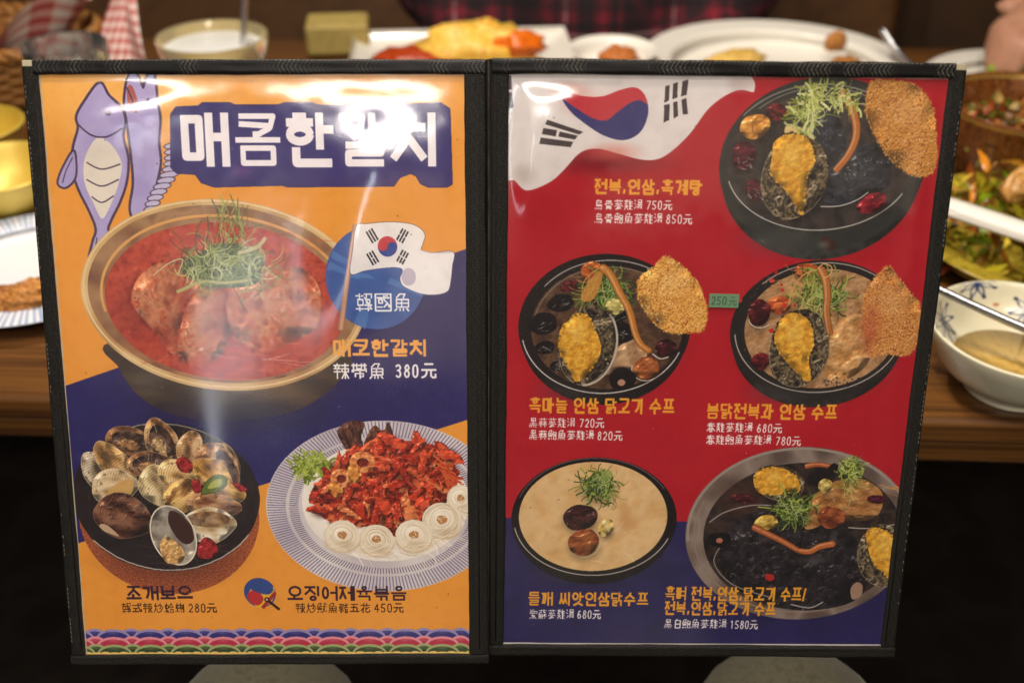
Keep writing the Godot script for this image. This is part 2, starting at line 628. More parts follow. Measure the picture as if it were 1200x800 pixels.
func worn_spine() -> StandardMaterial3D:
	var w := 64
	var h := 1024
	var im := Image.create(w, h, false, Image.FORMAT_RGB8)
	var fn := FastNoiseLite.new()
	fn.seed = 71
	fn.frequency = 0.02
	var fine := FastNoiseLite.new()
	fine.seed = 72
	fine.frequency = 0.3
	for y in h:
		for x in w:
			var u := float(x) / w
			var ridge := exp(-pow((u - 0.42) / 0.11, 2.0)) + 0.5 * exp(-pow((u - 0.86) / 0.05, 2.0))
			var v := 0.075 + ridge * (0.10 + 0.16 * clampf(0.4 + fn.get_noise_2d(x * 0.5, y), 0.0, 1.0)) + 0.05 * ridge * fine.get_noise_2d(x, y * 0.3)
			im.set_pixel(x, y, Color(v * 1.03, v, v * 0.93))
	var m := mat("worn spine vinyl", Color.WHITE, 0.5)
	m.albedo_texture = ImageTexture.create_from_image(im)
	m.metallic_specular = 0.35
	m.heightmap_enabled = true
	m.heightmap_texture = m.albedo_texture
	m.heightmap_scale = 0.05
	return m

func strip(a: Vector2, b: Vector2, z0: float, z1: float, r := 0.0006) -> Array:   # mesh and its place, from two corners on the panel
	var lo := a.min(b)
	var hi := a.max(b)
	return [block(Vector3(hi.x - lo.x, hi.y - lo.y, z1 - z0), r), Transform3D(Basis(), Vector3((lo.x + hi.x) * 0.5, (lo.y + hi.y) * 0.5, (z0 + z1) * 0.5))]

func tape(a: Vector2, b: Vector2, z0: float, z1: float, sd: int) -> ArrayMesh:   # glued tape, never quite even
	var lo := a.min(b)
	var hi := a.max(b)
	var tall := hi.y - lo.y > hi.x - lo.x
	var length := hi.y - lo.y if tall else hi.x - lo.x
	var wide := hi.x - lo.x if tall else hi.y - lo.y
	var fn := FastNoiseLite.new()
	fn.seed = sd
	fn.frequency = 14.0
	fn.fractal_octaves = 3
	var cross := [[0.0, 0.0], [0.0, 0.55], [0.04, 0.85], [0.12, 1.0], [0.3, 1.0], [0.5, 0.97], [0.7, 1.0], [0.88, 1.0], [0.96, 0.85], [1.0, 0.55], [1.0, 0.0]]
	return grid(110, 10, func(u: float, v: float) -> Vector3:
		var k: Array = cross[roundi(v * 10)]
		var l := u * length
		var w: float = k[0] * wide + (k[0] - 0.5) * 0.0005 * fn.get_noise_2d(l, k[0] * 0.4) * 2.0 + 0.00012 * fn.get_noise_2d(l * 6.0, 3.0)
		var z: float = lerpf(z0, z1, k[1]) + (0.00035 * fn.get_noise_2d(l, 5.0 + k[0] * 0.1) + 0.00012 * fn.get_noise_2d(l * 7.0, 9.0 + k[0])) * k[1]
		return Vector3(lo.x + w, hi.y - l, z) if tall else Vector3(lo.x + l, hi.y - w, z))

func stitches(x0: float, x1: float, h: float, s: int) -> ArrayMesh:
	var st := SurfaceTool.new()
	st.begin(Mesh.PRIMITIVE_TRIANGLES)
	var r := RandomNumberGenerator.new()
	r.seed = 40 + s
	var one := block(Vector3(0.0013, 0.00034, 0.0003), 0.00014)
	var up := block(Vector3(0.00034, 0.0015, 0.0003), 0.00014)
	var x := x0 + 0.006
	while x < x1 - 0.006:
		if r.randf() < 0.8:
			st.append_from(one, 0, T(x, 0.0061, 0.00225, 0, 0, r.randf_range(-8, 8)))
		x += 0.0021
	var side := x0 + 0.0012 if s == 0 else x1 - 0.0012
	var y := -0.006
	while y > -h + 0.004:
		if r.randf() < 0.6:
			st.append_from(up, 0, T(side, y, 0.00185, 0, 0, r.randf_range(-8, 8)))
		y -= 0.0024
	return st.commit()

func bump(x: float, y: float, cx: float, cy: float, sx: float, sy: float, turn := 0.0) -> float:
	var d := Vector2(x - cx, y - cy).rotated(deg_to_rad(turn))
	return exp(-(d.x * d.x) / (sx * sx) - (d.y * d.y) / (sy * sy))

func sleeve(w: float, h: float, side: int) -> ArrayMesh:
	var fn := FastNoiseLite.new()
	fn.seed = 60 + side
	fn.frequency = 9.0
	fn.fractal_octaves = 2
	var film := func(u: float, v: float) -> Vector3:
		var x := u * w
		var y := v * h   # downwards from the top edge
		var edge := minf(minf(x, w - x), minf(y, h - y))
		var pin := smoothstep(0.0, 0.012, edge)
		var z := 0.0011 + (0.0004 * fn.get_noise_2d(x, y) + 0.00016 * fn.get_noise_2d(x * 5.0 + 9.0, y * 5.0) * (1.0 - smoothstep(0.05, 0.11, y))) * pin
		if side == 0:
			z += pin * (0.0030 * bump(x, y, 0.026, 0.022, 0.034, 0.014, 8) + 0.0031 * bump(x, y, 0.166, 0.042, 0.034, 0.027, -18) + 0.0040 * bump(x, y, 0.150, 0.080, 0.016, 0.032, -12))
			z += pin * 0.0009 * bump(x, y, 0.075, 0.19, 0.02, 0.06, 10)
		else:
			z += pin * (0.0042 * bump(x, y, 0.013, 0.036, 0.02, 0.026, -10) + 0.0016 * bump(x, y, 0.197, 0.1, 0.006, 0.1) + 0.0010 * bump(x, y, 0.14, 0.175, 0.06, 0.012, 25) + 0.0012 * bump(x, y, 0.18, 0.055, 0.02, 0.03, 40))
		return Vector3(x, -y, z)
	var st := SurfaceTool.new()
	st.append_from(grid(110, 150, film), 0, Transform3D())
	st.append_from(grid(110, 150, film), 0, T(0, 0, -0.0002))   # the film's inner face
	return st.commit()

func menu() -> void:
	var o := thing("menu", "open two page restaurant menu in a black vinyl folder with clear sleeves", "menu", Vector3(-0.01, 0.728, -0.348))
	var home := Transform3D(Basis(), o.position).affine_inverse()
	var vin := vinyl("black vinyl", 0.0)
	var braid := vinyl("braided black vinyl", 1.0)
	var board := mat("grey board", Color("8f8670"), 0.7)
	var pane := mat("clear plastic sleeve", Color(1, 1, 1, 0.004), 0.13)
	pane.transparency = BaseMaterial3D.TRANSPARENCY_ALPHA
	pane.metallic_specular = 0.6
	var sides := [
		[Vector3(0.9829, 0.0001, -0.0026), Vector3(-0.0062, -0.9304, 0.4109), Vector3(-0.2261, 1.0079, -0.4684), 0.2035, 0.298],
		[Vector3(0.9858, -0.0123, -0.0045), Vector3(-0.0087, -0.9603, 0.3256), Vector3(-0.0016, 1.0139, -0.4524), 0.2041, 0.297]]
	var frames := []
	var thread := mat("stitch thread", Color("6e695c"), 0.7)
	for s in 2:
		var d: Array = sides[s]
		var x: Vector3 = (d[0] as Vector3).normalized()
		var y: Vector3 = -(d[1] as Vector3).normalized()
		y = (y - x * x.dot(y)).normalized()
		var at: Transform3D = home * Transform3D(Basis(x, y, x.cross(y)), d[2])
		frames.append(at)
		var w: float = d[3]
		var h: float = d[4]
		# widths of the border: outer, spine side, top, bottom
		var ol := 0.0072
		var isd := 0.0098 if s == 0 else 0.0075
		var x0 := -ol if s == 0 else -isd
		var x1 := w + (isd if s == 0 else ol)
		var q := strip(Vector2(x0 + 0.0005, 0.006), Vector2(x1 - 0.0005, -h - 0.0055), -0.0036, -0.0004, 0.0008)
		part("cover_board", q[0], board, o, at * (q[1] as Transform3D))
		q = strip(Vector2(x0 + 0.0006, 0.0055), Vector2(x1 - 0.0006, -h - 0.005), -0.0044, -0.0036, 0.0003)
		part("cover_back", q[0], vin, o, at * (q[1] as Transform3D))
		# the print, a sheet of paper under the sleeve
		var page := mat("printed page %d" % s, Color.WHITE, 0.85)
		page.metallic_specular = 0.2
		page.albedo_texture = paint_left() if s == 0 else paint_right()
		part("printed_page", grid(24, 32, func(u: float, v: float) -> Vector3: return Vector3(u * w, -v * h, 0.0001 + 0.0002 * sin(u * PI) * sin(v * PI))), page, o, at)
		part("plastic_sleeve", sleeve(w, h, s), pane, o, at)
		# borders: the top and bottom strips run between the side strips
		var outer := -1.0 if s == 0 else 1.0
		var top_in := x0 + 0.0055 if s == 0 else x0
		var top_out := x1 if s == 0 else x1 - 0.0055
		part("top_border", tape(Vector2(top_in, 0.0066), Vector2(top_out, -0.0003), -0.0003, 0.0024, 1 + s), worn_lit_braid(s, x1 - x0), o, at)
		part("bottom_border", tape(Vector2(x0, -h + 0.0003), Vector2(x1, -h - (0.005 if s == 0 else 0.006)), -0.0003, 0.0022, 3 + s), vin, o, at)
		var a0 := x0 if s == 0 else w - 0.0003
		var a1 := 0.0003 if s == 0 else x1
		part("side_border", tape(Vector2(a0, 0.0034), Vector2(a1, -h + 0.001), -0.0004, 0.0019, 5 + s), vin, o, at)
		a0 = w - 0.0003 if s == 0 else x0
		a1 = x1 if s == 0 else 0.0003
		part("spine_border", tape(Vector2(a0, -0.0004), Vector2(a1, -h + 0.001), -0.0004, 0.0019, 7 + s), vin, o, at)
		# raised ridge and seam pressed along each upright border
		var rx := -0.0012 if s == 0 else w + 0.0014
		part("seam", tube(PackedVector3Array([Vector3(rx, -0.004, 0.0019), Vector3(rx, -h + 0.004, 0.0019)]), 0.00028, 6), braid, o, at)
		rx = w + 0.0052 if s == 0 else -0.0042
		part("seam", tube(PackedVector3Array([Vector3(rx, -0.004, 0.0019), Vector3(rx, -h + 0.004, 0.0019)]), 0.00032, 6), braid, o, at)
		part("stitching", stitches(x0, x1, h, s), thread, o, at).set_meta("kind", "stuff")
		# bare board where the tape leaves the corner
		var cx := x0 + 0.0027 if s == 0 else x1 - 0.0027
		part("bare_corner", block(Vector3(0.0048, 0.003, 0.002), 0.0004), mat("bare corner", Color("a89c80"), 0.5), o, at * T(cx, 0.0048, 0.0004))
	# fold between the two covers
	var la: Transform3D = frames[0]
	var ra: Transform3D = frames[1]
	var shape := [[0.0, 0.0004], [0.12, -0.0006], [0.22, 0.0008], [0.36, 0.0022], [0.5, 0.0024], [0.64, 0.0014], [0.74, -0.0002], [0.82, 0.0006], [0.9, 0.0007], [1.0, 0.0]]
	part("spine", grid(9, 40, func(u: float, v: float) -> Vector3:
		var k: Array = shape[roundi(u * 9)]
		var yy := 0.0064 - v * 0.310
		var a := la * Vector3(0.2035 + 0.0096, yy, 0.0006)
		var b := ra * Vector3(-0.0073, yy, 0.0006)
		return a.lerp(b, k[0]) + (la.basis.z + ra.basis.z) * 0.5 * (k[1] - 0.0012 + 0.0003 * sin(v * 23.0 + u * 5.0))), worn_spine(), o)
	part("spine_back", grid(4, 4, func(u: float, v: float) -> Vector3:
		var yy := 0.0064 - v * 0.310
		return (la * Vector3(0.2035 + 0.0090, yy, -0.003)).lerp(ra * Vector3(-0.0068, yy, -0.003), u)), vin, o)
	# price sticker stuck on the right sleeve
	var tag_m := mat("price sticker", Color.WHITE, 0.6)
	tag_m.albedo_texture = paint_sticker()
	part("price_sticker", block(Vector3(0.0146, 0.0068, 0.0002), 0.0001), tag_m, o, ra * T(0.1062, -0.1062, 0.0017, 0, 0, -1.0))
	tag_m.uv1_scale = Vector3(1.0 / 0.0146, -1.0 / 0.0068, 1)
	tag_m.uv1_offset = Vector3(0.5, 0.5, 0)

func paint_sticker() -> ImageTexture:
	pr.seed = 5
	pg = Image.create(256, 120, false, Image.FORMAT_RGBA8)
	pg.fill(Color("5d7f5c"))
	to = pg
	var s := 1.0 / K
	text("250", 14 * s, 20 * s, 156 * s, 100 * s, 9 * s, Color("23352a"))
	text("元", 166 * s, 24 * s, 240 * s, 100 * s, 7 * s, Color("2b4234"))
	grain()
	pg.convert(Image.FORMAT_RGB8)
	return ImageTexture.create_from_image(pg)

# ---------------------------------------------------------------- what stands on the table
func white_china(key: String, c := Color("e9e4d8")) -> StandardMaterial3D:
	var m := mat(key, c, 0.25)
	m.clearcoat_enabled = true
	m.clearcoat = 0.4
	m.clearcoat_roughness = 0.08
	return m

func clear_glass(key: String) -> StandardMaterial3D:
	var m := mat(key, Color(0.97, 0.98, 0.96, 0.04), 0.02)
	m.refraction_enabled = true
	m.refraction_scale = 0.05
	return m

func dish(r: float, h: float, foot: float, lip: float, thick := 0.004) -> ArrayMesh:
	return lathe([[0.0, 0.002], [foot * 0.9, 0.002], [foot, 0.0], [foot, 0.004], [lerpf(foot, r, 0.6), h * 0.35], [r - lip, h * 0.8], [r - 0.001, h - 0.001], [r, h], [r - thick * 0.7, h], [r - lip - thick, h * 0.8 + 0.002], [lerpf(foot, r, 0.6) - thick, h * 0.35 + thick], [foot * 0.8, 0.007], [0.0, 0.006]], 72)

func tableware() -> void:
	var white := white_china("white china")
	var steel := mat("polished steel", Color(0.86, 0.86, 0.88), 0.32, 1.0)
	var rnd := RandomNumberGenerator.new()
	# --- left: basket with napkin
	var bk := thing("bread_basket", "brown woven wicker basket at the far left of the table", "basket", Vector3(-0.615, 0.752, -1.15))
	var cane := mottled("wicker cane", [Color("6a3f14"), Color("8f5c22"), Color("b5803a"), Color("7a4c1a")], 0.03, 0.55, 41, 0.06)
	for row in 10:
		var y := 0.006 + row * 0.0062
		var pts := PackedVector3Array()
		for i in 121:
			var a := i / 120.0 * TAU
			var k := 1.0 + 0.025 * sin(a * 24.0 + row * PI)
			var flare := 0.82 + 0.18 * row / 9.0
			pts.append(Vector3(cos(a) * 0.135 * flare * k, y, sin(a) * 0.095 * flare * k))
		part("woven_row", tube(pts, 0.0036, 6), cane, bk)
	for i in 24:
		var a := i / 24.0 * TAU
		part("stake", tube(PackedVector3Array([Vector3(cos(a) * 0.11, 0.004, sin(a) * 0.077), Vector3(cos(a) * 0.133, 0.066, sin(a) * 0.094)]), 0.0028, 6), cane, bk)
	for k in 2:   # plaited rim
		var pts := PackedVector3Array()
		for i in 241:
			var a := i / 240.0 * TAU
			var t := a * 26.0 + k * PI
			pts.append(Vector3(cos(a) * (0.136 + 0.004 * cos(t)), 0.068 + 0.004 * sin(t), sin(a) * (0.097 + 0.004 * cos(t))))
		part("rim", tube(pts, 0.0048, 6), cane, bk)
	part("bottom", lathe([[0.0, 0.0], [0.105, 0.0], [0.108, 0.004], [0.0, 0.006]], 40, false), cane, bk, Transform3D(Basis().scaled(Vector3(1, 1, 0.7)), Vector3.ZERO))
	var check := mat("red checked cloth", Color.WHITE, 0.9)
	var ci := Image.create(64, 64, false, Image.FORMAT_RGB8)
	for y in 64:
		for x in 64:
			var n := int(x < 32) + int(y < 32)
			ci.set_pixel(x, y, [Color("e6dcd2"), Color("d39a92"), Color("b5453f")][n])
	check.albedo_texture = ImageTexture.create_from_image(ci)
	check.uv1_scale = Vector3(9, 9, 1)
	check.rim_enabled = true
	check.rim = 0.3
	var cloth := func(u: float, v: float) -> Vector3:
		var a := lerpf(-0.5, 3.9, u)
		var rr := lerpf(0.4, 1.12, v)
		var fold := 0.012 * sin(u * 21.0 + v * 2.0)
		var up := 0.085 + (0.03 * sin(u * 9.0) + fold) * v - 0.075 * (1.0 - v) - (0.06 * maxf(v - 0.82, 0.0) / 0.18 if sin(u * 3.4 + 0.6) < 0.4 else -0.02 * v)
		return Vector3(cos(a) * 0.125 * rr, up, sin(a) * 0.088 * rr)
	solo("checked_napkin", grid(70, 24, cloth), check, "red and white checked napkin lining the wicker basket", "napkin", T(-0.615, 0.738, -1.15))
	var tip := func(u: float, v: float) -> Vector3:
		return Vector3((u - 0.5) * 0.075 * (1.0 - v * 0.82), v * 0.1, 0.008 * sin(u * 7.0 + v * 3.0) + 0.02 * (1.0 - v))
	solo("checked_napkin", grid(16, 16, tip), check, "pointed corner of a red checked napkin standing up beside the glass", "napkin", T(-0.425, 0.79, -1.10, -12, -8, -4))
	# faceted tumbler
	var tm := lathe([[0.0, 0.0], [0.029, 0.0], [0.031, 0.003], [0.0415, 0.104], [0.0405, 0.1055], [0.0385, 0.104], [0.029, 0.009], [0.0, 0.008]], 96, false, 0.018, 16)
	solo("glass_tumbler", tm, clear_glass("clear glass"), "clear fluted glass tumbler in front of the wicker basket", "glass", T(-0.45, 0.7505, -1.0))
	# cup of cloudy drink with a handle of steel in it
	var cup := thing("drinking_cup", "thick walled glass cup of milky drink at the table's back left", "cup", Vector3(-0.322, 0.7505, -1.074))
	var cupglass := mat("cup glass", Color(0.93, 0.86, 0.64, 0.35), 0.05)
	cupglass.refraction_enabled = true
	cupglass.refraction_scale = 0.05
	part("glass_wall", lathe([[0.0, 0.0], [0.038, 0.0], [0.042, 0.004], [0.052, 0.05], [0.059, 0.088], [0.058, 0.0905], [0.0555, 0.089], [0.049, 0.05], [0.039, 0.009], [0.0, 0.008]], 64, false), cupglass, cup)
	part("milky_drink", lathe([[0.0, 0.0095], [0.0375, 0.0095], [0.0485, 0.05], [0.0535, 0.078], [0.051, 0.0795], [0.0, 0.0792]], 48, false), mat("milky drink", Color("dcdcd8"), 0.3), cup)
	solo("spoon", tube(path3([Vector3(0.02, 0.03, 0.0), Vector3(0.034, 0.09, 0.0), Vector3(0.05, 0.19, -0.01)]), 0.0034, 10), steel, "steel spoon handle standing in the cup of milky drink", "spoon", T(-0.322, 0.7505, -1.074))
	# brass bowls
	var brass := mat("golden bowl", Color("d6b640"), 0.38, 0.3)
	brass.clearcoat_enabled = true
	var gb := lathe([[0.0, 0.0], [0.026, 0.0], [0.028, 0.004], [0.045, 0.018], [0.0555, 0.044], [0.0575, 0.0455], [0.0555, 0.0465], [0.0535, 0.044], [0.043, 0.02], [0.026, 0.006], [0.0, 0.005]], 64)
	solo("golden_bowl", gb, brass, "small golden metal bowl nearer the basket at the left", "bowl", T(-0.538, 0.7505, -0.93), "golden metal bowls")
	solo("golden_bowl", gb, brass, "small golden metal bowl nearer the striped plate at the left", "bowl", T(-0.462, 0.7505, -0.835), "golden metal bowls")
	# plate with a blue combed rim
	var n := 512
	var im := Image.create(n, n, false, Image.FORMAT_RGB8)
	for y in n:
		for x in n:
			var u := float(x) / n
			var v := float(y) / n
			var c := Color("dfe0e2")
			if v > 0.56 and v < 0.76 and sin(u * TAU * 110.0) > 0.1:
				c = Color("7c93bd").lerp(c, 0.25)
			if v > 0.53 and v < 0.545:
				c = Color("8a9cc0")
			im.set_pixel(x, y, c)
	var combed := white_china("combed plate", Color.WHITE)
	combed.albedo_texture = ImageTexture.create_from_image(im)
	solo("striped_plate", dish(0.095, 0.016, 0.055, 0.02), combed, "white plate with a fine blue striped rim left of the menu", "plate", T(-0.39, 0.7505, -0.712))
	var fried := mottled("fried crust", [Color("5a2408"), Color("9a4f16"), Color("c9842c"), Color("e0aa58"), Color("7a340c")], 0.03, 0.5, 51, 0.03, 0.15)
	solo("fried_dumpling", lump(Vector3(0.023, 0.012, 0.014), 5, 0.6, 1.8, -0.7), fried, "browned bite of fried dumpling on the blue striped plate", "food", T(-0.375, 0.768, -0.655, 20, 0, 8))
	solo("fried_crumb", lump(Vector3(0.011, 0.006, 0.007), 9, 0.6, 1.8, -0.7), fried, "small browned crumb beside the fried dumpling bite", "food", T(-0.392, 0.764, -0.66, 50))
	solo("sauce_smear", lump(Vector3(0.011, 0.0007, 0.004), 12, 0.5, 2.0), mat("chilli sauce", Color("8a2c10"), 0.3), "thin red sauce smear on the blue striped plate", "sauce", T(-0.375, 0.7585, -0.735, 15))
	# --- back row
	var pale := mottled("pale yellow card", [Color("9a8444"), Color("ac9652"), Color("a38e4a")], 0.2, 0.7, 55, 0.02)
	solo("small_box", block(Vector3(0.08, 0.04, 0.06), 0.006), pale, "pale yellow box behind the long white platter", "box", T(-0.225, 0.773, -1.30, 6))
	var plat := grid(40, 24, func(u: float, v: float) -> Vector3:
		var x := (u - 0.5) * 2.0
		var z := (v - 0.5) * 2.0
		var e := maxf(absf(x), absf(z))
		return Vector3(x * 0.135, 0.008 + 0.016 * pow(e, 6.0), z * 0.075))
	var pl := thing("long_platter", "long white rectangular platter of omelette at the table's back edge", "platter", Vector3(-0.062, 0.7505, -1.235), deg_to_rad(4))
	part("dish_top", plat, white, pl)
	part("dish_base", block(Vector3(0.2, 0.01, 0.1), 0.003), white, pl, T(0, 0.005, 0))
	part("rim", tube(PackedVector3Array([Vector3(-0.135, 0.024, -0.075), Vector3(0.135, 0.024, -0.075), Vector3(0.135, 0.024, 0.075), Vector3(-0.135, 0.024, 0.075), Vector3(-0.135, 0.024, -0.075)]), 0.0028, 8), white, pl)
	var egg := mottled("egg omelette", [Color("f0b52a"), Color("f2c440"), Color("f8dc80"), Color("efae24"), Color("e2861a")], 0.06, 0.35, 57, 0.03, 0.1)
	solo("omelette", lump(Vector3(0.078, 0.036, 0.042), 3, 0.45, 1.7, -0.5), egg, "bright yellow omelette mound on the long white platter", "food", T(-0.045, 0.775, -1.215, 4))
	solo("carrot_slice", lump(Vector3(0.03, 0.016, 0.02), 8, 0.5, 1.6, -0.5), mottled("orange glaze", [Color("b84206"), Color("e06a10"), Color("f08c20")], 0.04, 0.3, 58, 0.03), "glossy orange lump at the right end of the omelette", "food", T(0.01, 0.79, -1.20, 4))
	solo("red_garnish", lump(Vector3(0.05, 0.012, 0.026), 6, 0.5, 1.6, -0.5), mottled("red sauce", [Color("7a1c08"), Color("a8340c"), Color("c85818")], 0.04, 0.35, 59, 0.03), "red sauced strip at the left end of the long platter", "food", T(-0.115, 0.777, -1.19, 4))
	solo("small_bowl", dish(0.053, 0.034, 0.026, 0.006), white, "small white bowl holding one fried piece at the table's back", "bowl", T(0.117, 0.766, -1.157))
	solo("fried_piece", lump(Vector3(0.022, 0.014, 0.018), 15, 0.5, 1.6, -0.8), mottled("orange fried crust", [Color("7a3408"), Color("b8641c"), Color("d48a34")], 0.03, 0.45, 61, 0.04, 0.1), "brown orange fried piece inside the small white bowl", "food", T(0.125, 0.79, -1.152))
	solo("small_dish", dish(0.045, 0.016, 0.028, 0.006), white, "white saucer beneath the small bowl at the back", "saucer", T(0.117, 0.7505, -1.157))
	solo("serving_plate", dish(0.155, 0.034, 0.09, 0.03), white, "large white serving plate behind the right page of the menu", "plate", T(0.312, 0.7505, -1.168))
	var pan := mottled("pancake", [Color("a86a1c"), Color("d6a944"), Color("ecd082"), Color("c48a2c")], 0.05, 0.45, 63, 0.03, 0.1)
	solo("pancake_piece", lump(Vector3(0.04, 0.013, 0.022), 21, 0.4, 1.6, -0.6), pan, "pale yellow pancake piece on the large white serving plate", "food", T(0.265, 0.78, -1.17, 25))
	solo("pancake_piece", lump(Vector3(0.022, 0.009, 0.016), 25, 0.4, 1.6, -0.6), fried, "small brown pancake scrap at the serving plate's right side", "food", T(0.395, 0.778, -1.165, 60))
	solo("pancake_piece", lump(Vector3(0.013, 0.014, 0.01), 27, 0.4, 1.6, -0.6), fried, "tiny browned scrap at the back of the serving plate", "food", T(0.392, 0.79, -1.21, 10))
	solo("spoon", tube(path3([Vector3(-0.012, 0.04, -0.03), Vector3(0.0, 0.022, 0.0), Vector3(0.012, 0.012, 0.04)]), 0.0042, 10), steel, "steel spoon handle resting on the serving plate's right rim", "spoon", T(0.447, 0.775, -1.15))
	# --- right side
	solo("side_plate", dish(0.12, 0.022, 0.07, 0.025), white, "white side plate with wilted greens at the table's far right", "plate", T(0.60, 0.7505, -1.12))
	var lf := leaf(0.02, 0.011, 1.9)
	var leafy := mat("leaf", Color.WHITE, 0.45)
	leafy.backlight_enabled = true
	leafy.backlight = Color(0.2, 0.2, 0.1)
	tag(heap("wilted_greens", lf, leafy, 150, Vector3(0.60, 0.762, -1.12), Vector3(0.06, 0.035, 0.05), [Color("566a1c"), Color("7a8a2a"), Color("8a4a1c"), Color("5a2c12"), Color("94a03a")], 3), "wilted greens heaped on the white side plate", "food")
	var amber := mat("amber glass", Color(0.62, 0.36, 0.14, 0.25), 0.05)
	amber.refraction_enabled = true
	amber.refraction_scale = 0.05
	var sb := thing("salad_bowl", "deep brown glass bowl of kimchi salad at the right", "bowl", Vector3(0.487, 0.7505, -0.905))
	part("bowl_wall", lathe([[0.0, 0.0], [0.04, 0.0], [0.044, 0.004], [0.066, 0.03], [0.080, 0.075], [0.0775, 0.0765], [0.063, 0.032], [0.04, 0.008], [0.0, 0.007]], 64), mottled("brown glaze", [Color("3a1c0c"), Color("6a3a18"), Color("8a5424"), Color("4a2610")], 0.08, 0.15, 65, 0.03), sb)
	var ringpts := PackedVector3Array()
	for i in 65:
		ringpts.append(Vector3(cos(i / 64.0 * TAU) * 0.0788, 0.0765, sin(i / 64.0 * TAU) * 0.0788))
	part("gold_rim", tube(ringpts, 0.0017, 8), mat("gold rim", Color("d8b860"), 0.25, 0.6), sb)
	tag(heap("kimchi_salad", lf, leafy, 420, Vector3(0.487, 0.79, -0.905), Vector3(0.066, 0.04, 0.066), [Color("6a7a22"), Color("526418"), Color("8a9438"), Color("9a4a1c"), Color("a8642c"), Color("8a3010"), Color("7a5220"), Color("b89a58")], 4, Vector2(0.5, 1.0)), "green and orange kimchi salad filling the brown bowl", "food")
	# stir fried vegetables on a broad plate, ladle across it
	solo("vegetable_platter", dish(0.125, 0.026, 0.08, 0.02), mottled("ochre glaze", [Color("7a6a1c"), Color("b09a34"), Color("948024")], 0.1, 0.2, 66, 0.02), "broad ochre platter of stir fried vegetables at the right", "platter", T(0.462, 0.7505, -0.745))
	var shred := leaf(0.036, 0.008, 1.1)
	var greasy := mat("fried vegetable", Color.WHITE, 0.25)
	tag(heap("stir_fried_vegetables", shred, greasy, 420, Vector3(0.462, 0.768, -0.752), Vector3(0.112, 0.055, 0.105), [Color("6a7a14"), Color("8a9a24"), Color("a89a24"), Color("b8741c"), Color("7a5214"), Color("c8b040"), Color("4a3a10"), Color("8a421c"), Color("a87c40")], 5, Vector2(0.45, 0.95)), "glossy stir fried vegetables heaped on the ochre platter", "food")
	solo("mushroom_piece", lump(Vector3(0.022, 0.012, 0.013), 33, 0.4, 1.4, -0.6), mottled("mushroom", [Color("8a5a24"), Color("b8843c"), Color("d0a468")], 0.03, 0.4, 67, 0.03), "pale brown mushroom piece among the stir fried vegetables", "food", T(0.415, 0.822, -0.745, 30, 10, 20))
	var lad := thing("porcelain_ladle", "white porcelain ladle handle lying across the stir fried vegetables", "ladle", Vector3(0.37, 0.812, -0.69))
	var ladp := path3([Vector3(-0.055, 0.002, -0.055), Vector3(-0.02, 0.0, -0.03), Vector3(0.03, 0.0, 0.02), Vector3(0.07, 0.004, 0.062)])
	part("handle", tube(ladp, 0.0115, 14, 0.0125, 0.55), white, lad)
	part("bowl", lathe([[0.0, 0.0], [0.015, 0.001], [0.027, 0.01], [0.031, 0.02], [0.029, 0.0205], [0.025, 0.012], [0.012, 0.003], [0.0, 0.0025]], 40), white, lad, T(0.09, -0.012, 0.082))
	# white bowl with star lines
	var nb := 512
	var bi := Image.create(nb, nb, false, Image.FORMAT_RGBA8)
	bi.fill(Color("d9d2b4"))
	pr.seed = 77
	pg = bi
	to = bi
	for k in 9:   # inked bursts: eight petals of two lines and a dot at each tip, on the inner wall
		var cx := (k + 0.5) / 9.0 * nb / K
		var cy := (0.66 + 0.1 * (k % 2)) * nb / K
		for i in 8:
			var d := Vector2.from_angle(i * TAU / 8.0 + k)
			var tipv := Vector2(cx, cy) + d * Vector2(34.0, 62.0)
			line(PackedVector2Array([Vector2(cx, cy), Vector2(cx, cy) + d.rotated(0.25) * Vector2(20, 36), tipv, Vector2(cx, cy) + d.rotated(-0.25) * Vector2(20, 36), Vector2(cx, cy)]), 3.4, Color("2c3a66"))
			fill(E(tipv.x, tipv.y, 4.5, 6.0), Color("28324e"))
	for k in 26:
		var a := Vector2(pr.randf(), lerpf(0.55, 0.95, pr.randf())) * nb / K
		fill(E(a.x, a.y, 4.0 + 6.0 * pr.randf(), 6.0, 0, 0.3), Color("a8501caa") if k % 3 else Color("b8862caa"))
	bi.convert(Image.FORMAT_RGB8)
	var inked := white_china("inked china", Color.WHITE)
	inked.albedo_texture = ImageTexture.create_from_image(bi)
	solo("patterned_bowl", lathe([[0.0, 0.002], [0.026, 0.002], [0.03, 0.0], [0.031, 0.006], [0.048, 0.018], [0.0585, 0.036], [0.0625, 0.0475], [0.0615, 0.049], [0.0595, 0.0475], [0.054, 0.034], [0.042, 0.02], [0.024, 0.01], [0.0, 0.009]], 80), inked, "white bowl with inked star pattern at the table's near right corner", "bowl", T(0.347, 0.7505, -0.566))
	solo("broth", lathe([[0.0, 0.0], [0.0405, 0.0], [0.041, 0.0006], [0.0, 0.0012]], 48, false), mottled("yellow broth", [Color("a8853c"), Color("c4a25a"), Color("b8944c")], 0.08, 0.15, 71, 0.02), "shallow yellow broth in the star patterned bowl", "soup", T(0.347, 0.7702, -0.566))
	solo("spoon", tube(path3([Vector3(-0.055, 0.012, -0.062), Vector3(0.0, 0.004, -0.012), Vector3(0.045, 0.003, 0.035), Vector3(0.07, 0.0, 0.06)]), 0.003, 10, 0.0036), steel, "long steel spoon handle lying over the star patterned bowl", "spoon", T(0.33, 0.8035, -0.55))

# ---------------------------------------------------------------- print: a small brush engine that paints the two menu pages (units: tenths of a millimetre on the page)
const K := 0.58
var pg: Image
var to: Image
var off := Vector2i.ZERO
var pr := RandomNumberGenerator.new()

